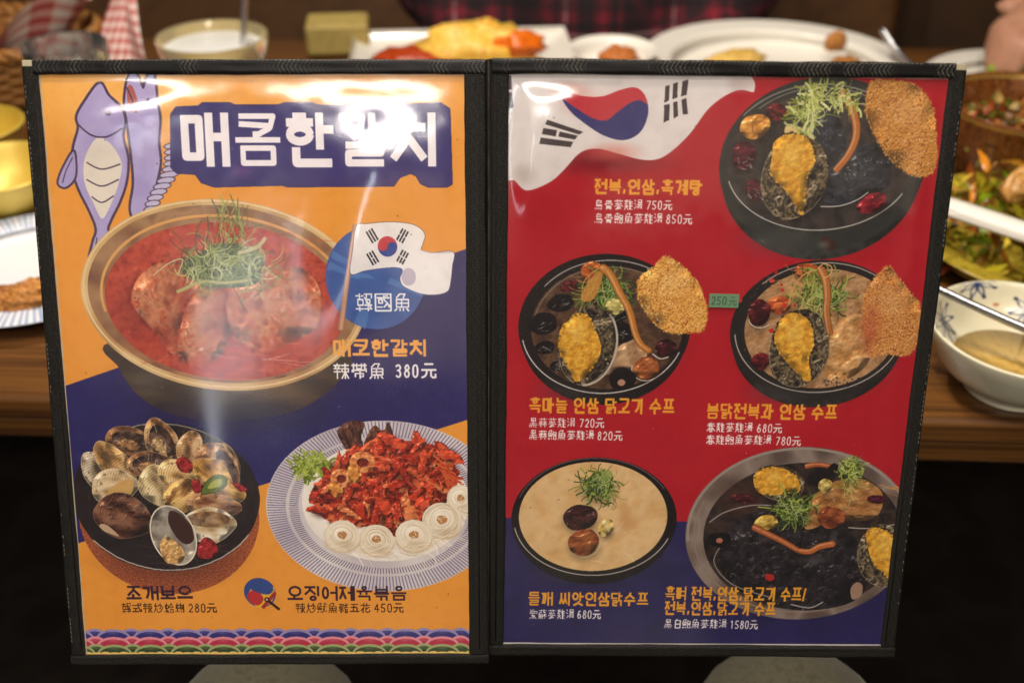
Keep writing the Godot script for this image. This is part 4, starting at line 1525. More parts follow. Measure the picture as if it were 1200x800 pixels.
func grain() -> void:
	if pg.get_width() > 600:
		for i in 70:   # dust and pin marks
			var a := Vector2(pr.randf() * 2070.0, pr.randf() * 2930.0)
			fill(E(a.x, a.y, 2.5 + 2.5 * pr.randf(), 2.5, pr.randf() * 90.0, 0.2), Color(0.12, 0.08, 0.06, 0.75) if i % 3 else Color(0.9, 0.85, 0.8, 0.6))
	for n in [[2, 0.75, 22], [7, 0.02, 10]]:
		var fn := FastNoiseLite.new()
		fn.seed = n[0]
		fn.frequency = n[1]
		var w := pg.get_width()
		var h := pg.get_height()
		var im: Image = fn.get_image(w, h, false, false, false)
		var d := im.get_data()
		var b := PackedByteArray()
		b.resize(w * h * 4)
		var lut := PackedInt64Array()
		for i in 256:
			var t := (i - 127) / 128.0
			lut.append((0xffffff if t > 0.0 else 0x000000) | int(absf(t) * n[2]) << 24)
		for i in w * h:
			b.encode_u32(i * 4, lut[d[i]])
		pg.blend_rect(Image.create_from_data(w, h, false, Image.FORMAT_RGBA8, b), Rect2i(0, 0, w, h), Vector2i.ZERO)

func start_page(c: Color, sd: int) -> void:
	pr.seed = sd
	pg = Image.create(1200, 1699, false, Image.FORMAT_RGBA8)
	pg.fill(c)
	to = pg

func finish_page() -> ImageTexture:
	grain()
	# print is never as crisp as its file: halve and restore
	var w := pg.get_width()
	var h := pg.get_height()
	pg.convert(Image.FORMAT_RGB8)
	pg.resize(int(w * 0.62), int(h * 0.62), Image.INTERPOLATE_LANCZOS)
	pg.resize(w, h, Image.INTERPOLATE_CUBIC)
	return ImageTexture.create_from_image(pg)

func paint_left() -> ImageTexture:
	var gold := Color("df9233")
	var navy := Color("221c58")
	var ink := Color("33182a")
	start_page(gold, 11)
	tex(V([-55, -64, 2134, -62, 2134, 3045, -171, 3040]), [Color("d98a2c66"), Color("e39a3e44"), Color("e8a24a66")], 900.0, 3, 3)
	soft(394, 14, 1366.1, 582.6, Color("f6c87a88"))  # sleeve haze painted into the print as two paler patches along the top
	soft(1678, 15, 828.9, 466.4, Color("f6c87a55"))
	# dark band across the page
	fill(V([-143, 1545, 2134, 800, 2134, 1653, 976, 2015, -119, 2358]), navy)
	tex(V([-143, 1545, 2134, 800, 2134, 1653, 976, 2015, -119, 2358]), [Color("1e184e88"), Color("2c246266"), Color("241e5888")], 300.0, 5, 4)
	line(V([-143, 1545, 2134, 800]), 2.0, Color("b07a4a"))
	line(V([2134, 1653, 976, 2015, -119, 2358]), 2.0, Color("b07a4a"))
	# two plain ribbon fish standing on the rim of the pot
	var lilac := Color("a497c4")
	var line_c := Color("45304f")
	var fish := S([435, 22, 470, -1, 503, 69, 526, 22, 557, -1, 565, 131, 573, 210, 559, 309, 562, 408, 535, 509, 509, 589, 539, 659, 502, 699, 434, 699, 405, 630, 429, 509, 429, 388, 421, 249, 412, 131])
	line(fish, 25.9, line_c, true)
	fill(fish, lilac)
	tex(fish, [Color("9a8cbcaa"), Color("ab9ecaaa"), Color("b9aed2aa")], 200.0, 8, 3)
	fill(S([424, 68, 450, 53, 474, 131, 458, 178, 427, 147]), Color("a85a52"))
	line(O([424, 61, 446, 115, 467, 178]), 6.9, line_c)
	fill(E(524, 119, 10.0, 9.4), line_c)
	for i in 12:
		var k := i / 11.0
		var fx := lerpf(645.98, 523.49, k) + sin(k * 5.0) * 20.0
		var fy := lerpf(328.62, 630.04, k)
		fill(E(fx, fy, 62.0 - 22.0 * k, 17.0, -8.0), line_c)
		fill(E(fx, fy, 55.0 - 22.0 * k, 12.5, -8.0), Color("b9b0cc"))
	var fish2 := S([293, 45, 330, 100, 385, 155, 402, 217, 385, 289, 403, 388, 388, 496, 348, 593, 300, 675, 279, 732, 318, 789, 338, 880, 263, 847, 184, 880, 207, 789, 229, 724, 201, 634, 158, 536, 132, 432, 147, 336, 178, 249, 174, 194, 221, 123])
	line(fish2, 25.9, line_c, true)
	fill(fish2, lilac)
	tex(fish2, [Color("9a8cbcaa"), Color("ab9ecaaa"), Color("b9aed2aa")], 200.0, 10, 3)
	fill(S([259, 296, 324, 320, 373, 408, 354, 504, 305, 609, 258, 675, 221, 601, 185, 504, 193, 392]), Color("dacfc0"))
	line(O([175, 233, 235, 281, 309, 289, 391, 249]), 8.6, line_c)
	fill(E(325, 178, 15.0, 14.2), line_c)
	for q in [O([201, 408, 274, 440, 368, 416]), O([195, 488, 268, 520, 355, 488]), O([214, 569, 263, 597, 325, 565])]:
		line(q, 6.9, line_c)
	fill(S([146, 352, 91, 416, 50, 504, 91, 528, 145, 472]), lilac)
	line(S([146, 352, 91, 416, 50, 504, 91, 528, 145, 472]), 10.4, line_c, true)
	line(O([135, 384, 97, 448, 76, 504]), 5.6, line_c)
	line(O([226, 764, 203, 855]), 5.6, line_c)
	line(O([268, 773, 264, 839]), 5.6, line_c)
	# the title on its dark cloud
	var cloud := V([633, 186, 660, 155, 768, 151, 790, 135, 919, 135, 947, 147, 1155, 147, 1189, 136, 1322, 136, 1351, 148, 1676, 144, 1876, 140, 1947, 136, 1992, 164, 1999, 510, 1978, 522, 1881, 522, 1847, 506, 1826, 470, 1797, 458, 1742, 478, 1712, 518, 1184, 521, 1163, 513, 825, 521, 763, 501, 736, 461, 643, 456, 619, 432])
	line(cloud, 13.0, Color("2f2860"), true)
	fill(cloud, Color("342b66"))
	tex(cloud, [Color("2c255c66"), Color("382e6866"), Color("41387266"), Color("322a6266")], 220.0, 15, 4, 0.9)
	soft(963, 449, 92.6, 56.2, Color("8c3f8a55"))
	text("매콤한갈치", 664, 174, 1950, 432, 39.8, Color("ece4e6"))
	# brass pot of red stew
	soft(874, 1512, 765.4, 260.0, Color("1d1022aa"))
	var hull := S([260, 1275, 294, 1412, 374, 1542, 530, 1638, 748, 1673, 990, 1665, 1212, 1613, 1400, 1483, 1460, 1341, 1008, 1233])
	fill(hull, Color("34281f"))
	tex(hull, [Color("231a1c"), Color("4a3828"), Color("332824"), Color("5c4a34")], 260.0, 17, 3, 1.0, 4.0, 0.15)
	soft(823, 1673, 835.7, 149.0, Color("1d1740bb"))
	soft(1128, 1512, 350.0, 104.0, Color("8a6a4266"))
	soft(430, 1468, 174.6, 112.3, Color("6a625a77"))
	fill(E(843, 1052, 718.5, 469.6, 4.0), Color("b38c56"))
	tex(E(843, 1052, 718.5, 469.6, 4.0), [Color("a67c48"), Color("c09a62"), Color("d9bd8a")], 400.0, 18, 2, 1.3)
	line(E(843, 1047, 705.5, 456.8, 4.0), 9.5, Color("dcc090"), true)
	fill(E(843, 1047, 684.0, 435.9, 4.0), Color("7f4a34"))
	tex(E(843, 1047, 684.0, 435.9, 4.0), [Color("6a4230"), Color("8a6244"), Color("a07a54"), Color("7a5038")], 300.0, 19, 3, 1.2)
	line(E(851, 1064, 624.1, 402.8, 4.0, 0.0, 165, 345), 13.8, Color("d29a58"))
	var soup := E(850, 1081, 607.3, 386.5, 4.0)
	fill(soup, Color("a8382a"))
	relief(soup, [Color("8c2a20"), Color("a8382a"), Color("b84832"), Color("9c322a")], 90.0, 20, 0.0, 0.16, 0.05)
	strokes(E(860, 856, 491.3, 132.3), 70, 160.0, 3.0, [Color("c8502f66"), Color("8a221e77"), Color("d8754a55")], 0.5, 0.1, 0.5)
	strokes(E(837, 1361, 456.8, 120.0), 90, 130.0, 3.0, [Color("d4603f66"), Color("8a221e77"), Color("e08e6255")], 0.8, -0.1, 0.6)
	dabs(soup, 160, 4.0, 16.0, [Color("c9492f88"), Color("7c1f1c88"), Color("dd6a3c77"), Color("e08a4e66")])
	for ch in [[S([377, 1072, 418, 959, 530, 889, 657, 905, 744, 964, 757, 1043, 689, 1114, 627, 1233, 629, 1339, 552, 1326, 480, 1224, 423, 1156]), 31], [S([631, 1156, 692, 1047, 793, 1014, 852, 1043, 863, 1170, 840, 1297, 767, 1378, 661, 1395, 596, 1318]), 32], [S([859, 1073, 933, 960, 1064, 906, 1226, 914, 1318, 990, 1332, 1107, 1294, 1213, 1179, 1276, 1047, 1327, 927, 1284, 862, 1191]), 33]]:
		var body: PackedVector2Array = ch[0]
		soft(body[0].x + 60.0, body[0].y + 60.0, 260.0, 240.0, Color("5a121266"))
		edge_dabs(body, 60, 10.0, 22.0, [Color("6e1c18aa"), Color("8a281caa"), Color("b84a28aa")], 0.02)
		relief(body, [Color("7a3422"), Color("a85638"), Color("bc7c58"), Color("b0502e"), Color("ceaa90")], 130.0, ch[1], 0.5, 0.3, 0.25)
		edge_dabs(body, 50, 5.0, 14.0, [Color("a33a2699"), Color("c8603a99"), Color("d98a4e88")], 0.25)
		strokes(body, 90, 24.0, 2.0, [Color("eedcc899"), Color("d8c0b088"), Color("9a5a4488"), Color("f2e4d488")], 0.8, 0.9, 0.6)
		dabs(body, 30, 3.0, 8.0, [Color("7c2f22aa"), Color("b8a49c88"), Color("8c7a8688")])
	soft(730, 1157, 103.6, 169.0, Color("c4aaa277"))
	soft(1091, 1086, 181.0, 142.9, Color("c8a89855"))
	soft(853, 1212, 43.3, 76.3, Color("3a1414cc"))
	soft(485, 1275, 216.8, 110.8, Color("a82c1a88"))
	soft(740, 1382, 174.1, 68.7, Color("b0341c99"))
	soft(1135, 1297, 243.1, 76.8, Color("b0341c99"))
	soft(650, 1043, 68.8, 167.6, Color("8a241699"))
	strokes(E(960, 1327, 304.2, 77.0), 12, 130.0, 1.6, [Color("f0d8c8cc")], 0.6, 0.05, 0.25)
	# shredded scallion on top
	var leaf := [Color("4f5f2a"), Color("72843c"), Color("8f9a52"), Color("3c4a24"), Color("a8a864")]
	fill(E(858, 906, 205.4, 107.9, -4.0, 0.15), Color("3d4a2c"))
	strokes(E(859, 889, 231.0, 116.0), 190, 130.0, 4.2, leaf, 4.2)
	strokes(E(900, 733, 102.1, 90.1), 50, 100.0, 3.4, leaf, 1.2, -1.4, 0.7)
	strokes(E(841, 914, 196.9, 83.0), 60, 110.0, 2.6, [Color("b8bc84"), Color("d0cca0"), Color("8f9a52")], 4.0)
	line(O([607, 1030, 739, 980, 855, 985, 975, 972]), 14.7, Color("a8a468"))
	line(O([496, 947, 577, 889, 646, 872, 616, 947]), 6.5, Color("c0ac84"))
	line(O([930, 840, 1016, 815, 1069, 766]), 17.3, Color("b8ac80"))
	# blue disc with the flag
	soft(1645, 982, 309.2, 300.4, Color("14102a88"))
	fill(E(1611, 961, 251.0, 254.1), Color("3b5796"))
	tex(E(1611, 961, 251.0, 254.1), [Color("34508e"), Color("42609f"), Color("3a5696")], 300.0, 44, 2)
	for q in [V([1400, 828, 1459, 865, 1518, 890, 1517, 915, 1449, 890, 1390, 865]), V([1381, 881, 1466, 923, 1534, 948, 1533, 973, 1440, 940, 1372, 915]), V([1530, 1107, 1573, 1133, 1554, 1217, 1494, 1183]), V([1684, 961, 1812, 1015, 1859, 1032, 1850, 1057, 1747, 1015, 1670, 990]), V([1470, 919, 1585, 948, 1606, 969, 1491, 956])]:
		fill(q, Color("5c86bd88"))
	fill(V([1505, 701, 1526, 705, 1441, 1221, 1411, 1217]), Color("9a7358"))
	fill(V([1509, 701, 1522, 705, 1437, 1217, 1420, 1217]), Color("c89474"))
	var flag := S([1522, 713, 1582, 701, 1688, 693, 1786, 701, 1836, 721, 1862, 754, 1853, 791, 1844, 828, 1899, 841, 2002, 837, 1997, 907, 1988, 982, 1971, 1028, 1910, 1045, 1842, 1040, 1782, 1019, 1747, 998, 1735, 965, 1748, 923, 1714, 911, 1641, 915, 1556, 927, 1487, 940, 1502, 824])
	line(flag, 6.9, Color("2a234a88"), true)
	fill(flag, Color("e6e0de"))
	tex(flag, [Color("dcd4d488"), Color("ece8e688"), Color("e2dcdc88")], 200.0, 46, 3)
	fill(E(1778, 957, 36.5, 43.7), Color("bdb2c2"))
	line(O([1844, 828, 1899, 841, 2002, 837]), 5.2, Color("b8aeb8"))
	fill(E(1675, 810, 49.1, 49.5), Color("35498e"))
	fill(E(1675, 810, 49.1, 49.5, 0, 0, 170, 350), Color("c23f46"))
	fill(E(1652, 807, 24.3, 24.7), Color("c23f46"))
	fill(E(1700, 812, 24.3, 24.7), Color("35498e"))
	trigram(1599.55, 758.06, 60.0, 1.0, [1, 1, 1])
	trigram(1750.78, 758.25, -60.0, 1.0, [0, 1, 0])
	trigram(1599.61, 865.22, -120.0, 1.0, [1, 0, 1])
	trigram(1749.35, 861.28, 120.0, 1.0, [0, 0, 0])
	text("韓國魚", 1501, 1036, 1794, 1128, 9.9, Color("efeaec"))
	text("매코한갈치", 1382, 1264, 1869, 1353, 14.3, Color("eca64e"))
	text("辣帶魚", 1379, 1383, 1654, 1465, 9.9, Color("ece6e4"))
	text("380", 1694, 1388, 1824, 1461, 10.8, Color("ece6e4"))
	text("元", 1829, 1384, 1916, 1462, 10.4, Color("ece6e4"))
	# black stone pan of clams on a brown saucer
	fill(E(495, 2172, 474.3, 422.0), Color("8c4426"))
	tex(E(495, 2172, 474.3, 422.0), [Color("753318"), Color("9c5030"), Color("b0643e")], 12.0, 51, 3, 1.6)
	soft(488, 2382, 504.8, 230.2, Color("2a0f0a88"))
	fill(E(487, 2077, 486.1, 392.2, 0, 0.012), Color("17100f"))
	tex(E(487, 2077, 486.1, 392.2), [Color("100b0d"), Color("241a1a"), Color("1a1214")], 140.0, 52, 3)
	line(E(487, 2077, 477.2, 387.6, 0, 0.012, 235, 320), 5.6, Color("8d8378"))
	strokes(E(484, 2063, 423.5, 324.2), 60, 60.0, 3.0, [Color("3a180caa"), Color("6a3418aa"), Color("8a4a2088"), Color("b8805066")], 1.6)
	line(E(487, 2077, 481.7, 387.6, 0, 0.012, 30, 145), 6.0, Color("b5aca0"))
	strokes(E(556, 2382, 270.5, 82.9), 10, 130.0, 2.0, [Color("6a5a50aa"), Color("8a7a6c88")], 0.6, 0.1, 0.4)
	open_clam(323, 1782, 119.2, 66.2, 12, Color("6b4226"), Color("a87848"), 61)
	open_clam(486, 1796, 123.7, 75.1, 70, Color("7a4e2c"), Color("c8a06c"), 62)
	clam(621, 1827, 92.9, 57.6, 110, Color("a87a4e"), Color("d2ae80"), 63)
	clam(768, 1898, 110.8, 97.9, 30, Color("8a5a38"), Color("c49a6c"), 64)
	open_clam(812, 1907, 106.4, 49.0, 65, Color("8a5a38"), Color("c49a6c"), 65)
	clam(127, 1942, 102.1, 58.0, 75, Color("b59c78"), Color("dccbae"), 66)
	clam(236, 1906, 133.0, 66.8, 50, Color("a87c48"), Color("cfa870"), 67)
	open_clam(413, 1898, 110.8, 57.9, -4, Color("6a4028"), Color("b08050"), 68)
	clam(224, 2018, 111.2, 85.3, -10, Color("b89a70"), Color("dcc49c"), 69)
	fill(S([172, 2063, 243, 1996, 319, 1982, 306, 2054, 242, 2081]), Color("c49a58"))
	clam(455, 2018, 106.8, 89.8, 60, Color("a08458"), Color("d8c090"), 70)
	clam(556, 1960, 97.7, 71.5, 20, Color("b88e54"), Color("e0bf84"), 71)
	clam(564, 2064, 93.6, 72.1, -50, Color("8f6234"), Color("e0b66c"), 72)
	clam(739, 1956, 102.2, 67.1, 35, Color("b07c38"), Color("dcae60"), 73)
	clam(805, 2051, 89.1, 63.0, 10, Color("b8853c"), Color("e0b468"), 74)
	clam(258, 2176, 138.7, 108.9, 14, Color("3a1c14"), Color("7c5038"), 75)
	strokes(E(255, 2153, 107.3, 72.5), 60, 40.0, 2.0, [Color("c0a08899"), Color("1c0d0ab0"), Color("8a5a40a0")], 0.5, -0.4, 0.5)
	fill(S([125, 2221, 161, 2217, 212, 2262, 220, 2281, 150, 2253]), Color("b89a78"))
	clam(735, 2118, 129.6, 63.3, 6, Color("7a4a2c"), Color("b88c60"), 76)
	clam(708, 2222, 125.5, 86.5, -4, Color("c0a272"), Color("e8dcc4"), 77)
	tex(E(700, 2191, 116.4, 40.9), [Color("2a1410"), Color("6a4428aa"), Color("b8905cbb")], 90.0, 78, 3)
	soft(507, 2281, 179.7, 228.6, Color("0c0606aa"))
	fill(E(512, 2277, 161.7, 114.3, 72), Color("8d8276"))
	relief(E(512, 2277, 161.7, 114.3, 72), [Color("6a5c52"), Color("948a7e"), Color("b4a898")], 110.0, 79, -0.5, 0.2, 0.3)
	line(E(512, 2277, 161.7, 114.3, 72), 6.9, Color("e2d6bc"), true)
	fill(E(554, 2236, 98.7, 50.1, 60, 0.06), Color("3a201c"))
	fill(S([436, 2336, 471, 2281, 506, 2300, 549, 2336, 564, 2392, 530, 2428, 463, 2419]), Color("c4965c"))
	relief(S([436, 2336, 471, 2281, 506, 2300, 549, 2336, 564, 2392, 530, 2428, 463, 2419]), [Color("a87840"), Color("c89a5c"), Color("dcb880")], 34.0, 80, 0.9, 0.7, 0.5)
	for q in [S([551, 1885, 593, 1862, 635, 1898, 624, 1943, 571, 1938]), S([626, 1992, 666, 1983, 672, 2041, 636, 2050]), S([639, 2337, 678, 2286, 730, 2314, 741, 2374, 690, 2401, 636, 2392]), S([834, 1997, 870, 2001, 917, 2037, 877, 2046])]:
		fill(q, Color("8e1f22"))
		relief(q, [Color("6c1418"), Color("922024"), Color("a8302c")], 40.0, 81, 0.8, 0.4, 0.4)
	fill(S([671, 2055, 711, 1983, 765, 1956, 809, 1974, 798, 2019, 743, 2046]), Color("5a6a22"))
	fill(S([708, 2028, 737, 1988, 782, 1979, 771, 2015]), Color("a8a848"))
	line(S([671, 2055, 711, 1983, 765, 1956, 809, 1974, 798, 2019, 743, 2046]), 4.3, Color("2f3a14"), true)
	# squid and pork on a striped plate
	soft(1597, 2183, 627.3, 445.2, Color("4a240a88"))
	fill(E(1629, 2129, 621.7, 452.6), Color("c6bcbc"))
	tex(E(1629, 2129, 621.7, 452.6), [Color("b4a8ac"), Color("cac0c0"), Color("d8d0cc")], 500.0, 85, 2)
	for i in 200:
		var t := i / 200.0 * TAU
		var u := Vector2(cos(t), sin(t))
		var a := Vector2(1628.83, 2128.89)
		var rad := Vector2(4.47, 4.53)
		line(PackedVector2Array([a + u * rad * Vector2(138, 99), a + u * rad * Vector2(116, 82)]), 5.4, Color("6f6488"))
		line(PackedVector2Array([a + u * rad * Vector2(112, 79), a + u * rad * Vector2(101, 72)]), 3.9, Color("4f4668"))
	fill(E(1634, 2102, 437.9, 316.2), Color("e2d8cc"))
	tex(E(1634, 2102, 437.9, 316.2), [Color("d6cabe88"), Color("ece4d888"), Color("e2d8cc88")], 300.0, 86, 3)
	strokes(E(1255, 1917, 115.4, 58.0), 130, 42.0, 10.0, [Color("7a8a2a"), Color("93a23a"), Color("5c6a1e"), Color("a8b04a")], 1.6)
	strokes(E(1239, 1872, 70.9, 40.0), 50, 26.0, 6.0, [Color("8f9e36"), Color("a8b450"), Color("66761f")], 2.0)
	for q in [S([1393, 1731, 1438, 1687, 1500, 1674, 1535, 1696, 1516, 1762, 1528, 1833, 1461, 1851, 1418, 1797]), S([1588, 1701, 1631, 1727, 1659, 1683, 1684, 1754, 1692, 1824, 1603, 1842, 1533, 1806, 1552, 1745])]:
		fill(q, Color("40211a"))
		relief(q, [Color("241312"), Color("4a261c"), Color("6c4030"), Color("33221a")], 40.0, 87, 0.5, 1.2, 0.3, 0, 2.5, 1.3)
	var pile := S([1232, 2101, 1261, 2020, 1343, 1940, 1435, 1842, 1559, 1798, 1684, 1780, 1825, 1789, 1940, 1825, 1992, 1923, 2009, 2039, 1956, 2102, 1866, 2157, 1766, 2211, 1640, 2238, 1506, 2229, 1381, 2210, 1301, 2183, 1285, 2119])
	fill(pile, Color("8c1f12"))
	relief(pile, [Color("5a100c"), Color("a32a18"), Color("b83a20"), Color("8c1c12")], 60.0, 88, 0.3, 1.0, 0.5)
	for i in 170:   # sauced strips of meat and squid, each a lit morsel
		var at := spot(pile, Vector2(1233.21, 1770.61), Vector2(2026.52, 2247.84))
		var long := 38.0 + 52.0 * pr.randf()
		var tone: Color = [Color("b83018"), Color("cc4424"), Color("d65a30"), Color("a02614"), Color("b83418"), Color("dc7a44")][pr.randi() % 6]
		var ang := pr.randf() * 180.0
		soft(at.x + 3.0, at.y + 9.0, long * 1.05, long * 0.7, Color(0.2, 0.02, 0.01, 0.6))
		relief(E(at.x, at.y, long, long * (0.2 + 0.3 * pr.randf()), ang, 0.14), [tone.darkened(0.3), tone, tone.lightened(0.1)], 60.0, 300 + i, 0.9, 0.35, 0.6)
	strokes(pile, 60, 42.0, 6.0, [Color("d46a38"), Color("8a1c10"), Color("c85a30")], 2.4)
	dabs(pile, 14, 8.0, 18.0, [Color("2c1210"), Color("3a1814")])
	strokes(pile, 110, 14.0, 2.2, [Color("f4c8a899"), Color("f0b88a88")], 1.0)
	strokes(S([1869, 1843, 2001, 1977, 2067, 2057, 2045, 2121, 1983, 2066]), 40, 70.0, 8.0, [Color("b8401c"), Color("c85a2a")], 0.8, 0.7, 0.4)
	for q in [[1518, 1891, 53.2, 44.5], [1405, 1975, 44.5, 40.3]]:
		soft(q[0], q[1] + 8.0, q[2] * 1.5, q[3] * 1.5, Color(0.2, 0.03, 0.01, 0.6))
		relief(E(q[0], q[1], q[2] * 1.25, q[3] * 1.25, 0.0, 0.0), [Color("b8582c"), Color("d8884c"), Color("e0a068")], 40.0, 401, 0.7, 0.4, 0.5)
		relief(E(q[0] + 2.0, q[1] + 3.0, q[2] * 0.6, q[3] * 0.55, 0.0, 0.02), [Color("5a1810"), Color("8a2c18")], 30.0, 402, -0.6, 0.4, 0.2)
	for q in [S([1442, 1922, 1477, 1904, 1512, 1958, 1484, 2002, 1449, 1984]), S([1341, 2011, 1386, 1993, 1412, 2047, 1366, 2074])]:
		relief(q, [Color("b86424"), Color("d08a3c"), Color("dc9c50")], 40.0, 403, 0.8, 0.4, 0.5)
	for n in [[2027, 2084, 75.9, 72.2], [1928, 2198, 98.7, 91.0], [1779, 2279, 98.9, 91.5], [1581, 2302, 94.5, 87.0], [1401, 2279, 85.4, 86.9]]:
		roll(n[0], n[1], n[2], n[3])
	# captions
	text("조개보으", 236, 2548, 599, 2628, 13.0, ink)
	text("韓式辣炒蛤蜊", 208, 2642, 549, 2698, 6.0, Color("3a200d"))
	text("280元", 563, 2645, 722, 2697, 6.5, Color("3a200d"))
	text("오징어제육볶음", 1094, 2550, 1739, 2634, 12.1, ink)
	text("辣炒魷魚豬五花", 1136, 2644, 1542, 2700, 6.0, Color("3a200d"))
	text("450元", 1556, 2647, 1720, 2699, 6.5, Color("3a200d"))
	# round fan with a swirl
	fill(E(953, 2587, 86.3, 79.4, 25), Color("2c4580"))
	fill(S([894, 2587, 942, 2536, 990, 2569, 1031, 2559, 1015, 2634, 950, 2672, 906, 2634]), Color("d8a62c"))
	fill(S([884, 2601, 922, 2569, 953, 2587, 970, 2625, 941, 2657, 901, 2639]), Color("b02a2c"))
	fill(S([900, 2559, 938, 2522, 992, 2531, 1026, 2569, 998, 2597, 944, 2587]), Color("2c4580"))
	line(V([963, 2672, 1011, 2615, 1035, 2587]), 19.4, Color("9c2a22"))
	line(V([988, 2625, 1054, 2681]), 14.7, Color("2a1712"))
	fill(E(988, 2625, 13.6, 14.0), Color("2a1712"))
	fill(E(988, 2625, 5.5, 5.6), Color("d8c8b0"))
	# row of scalloped waves at the foot
	for row in [[2836.87, 92.0, 50.0, Color("2e2c6e"), Color("8f86b4")], [2879.68, 92.0, 50.0, Color("b02c46"), Color("dc8a94")], [2922.61, 92.0, 50.0, Color("2e4224"), Color("9aa46c")], [2948.91, 58.0, 34.0, Color("d09a34"), Color("e8c26c")]]:
		var step: float = 196.0 if row[1] > 60.0 else 98.0
		for front in 2:
			for i in int(2300.0 / step):
				var x: float = -40.0 + i * step + (0.0 if front else step * 0.5)
				var rx: float = row[1] if front else row[1] * 0.66
				var y: float = row[0] - (0.0 if front else 4.0)
				fill(E(x, y, rx, row[2]), row[4])
				fill(E(x, y + 7.0, rx - 9.0, row[2] - 7.0), row[3])
				soft(x, y - row[2] * 0.55, rx * 0.6, row[2] * 0.3, Color(row[4], 0.35))
	fill(V([-255, 2937, 2134, 2943, 2134, 3045, -264, 3040]), Color("a89c88"))
	line(V([7, -25, 5, 2954]), 6.9, Color("b8a890"))
	return finish_page()

func trigram(x: float, y: float, turn: float, size: float, whole: Array) -> void:
	for k in 3:
		for part in 2:
			var a := Vector2(-32.0 if part == 0 else 2.5, (k - 1) * 15.0)
			var b := Vector2(-2.5 if part == 0 else 32.0, (k - 1) * 15.0)
			if whole[k] == 1 and part == 0:
				b.x = 3.0
			var o := PackedVector2Array()
			for v in [a, b]:
				o.append(Vector2(x, y) + (v * size).rotated(deg_to_rad(turn)))
			line(o, 9.0 * size, Color("2b2430"))

func roll(cx: float, cy: float, rx: float, ry: float) -> void:
	rx *= 0.92 + 0.18 * pr.randf()
	ry *= 0.88 + 0.16 * pr.randf()
	soft(cx, cy + ry * 0.35, rx * 1.3, ry * 1.1, Color("7a482a99"))
	fill(E(cx, cy + ry * 0.3, rx, ry * 0.85, 0.0, 0.04), Color("cdb898"))
	fill(E(cx, cy, rx, ry, 0.0, 0.015), Color("e2d4bc"))
	soft(cx - rx * 0.2, cy - ry * 0.3, rx * 0.9, ry * 0.8, Color("f4ecdcaa"))
	soft(cx + rx * 0.2, cy + ry * 0.7, rx * 0.9, ry * 0.5, Color("a88c6888"))
	var lean := pr.randf() * 60.0 - 30.0
	for k in 9:
		var s := 0.97 - k * 0.07
		var a0 := pr.randf() * 360.0
		line(E(cx + pr.randf() * 7.0 - 3.0, cy - k * 0.8, rx * s, ry * s * (0.9 + 0.15 * pr.randf()), lean, 0.02, a0, a0 + 140.0 + 190.0 * pr.randf()), 2.0 + pr.randf(), pick([Color("cdb898"), Color("f2e8d6"), Color("d8c6aa"), Color("c0a880")]))
	strokes(E(cx, cy + ry * 0.9, rx, ry * 0.3), 14, rx, 3.0, [Color("e2d2b8"), Color("cdb898"), Color("f0e6d4")], 1.2, 0.1, 0.5)
	fill(E(cx, cy - 3.0, rx * 0.27, ry * 0.25, 0.0, 0.15), Color("b07a44"))
	strokes(E(cx, cy, rx * 0.2, ry * 0.2), 3, rx * 0.4, 3.0, [Color("e6d8c0")], 1.0)

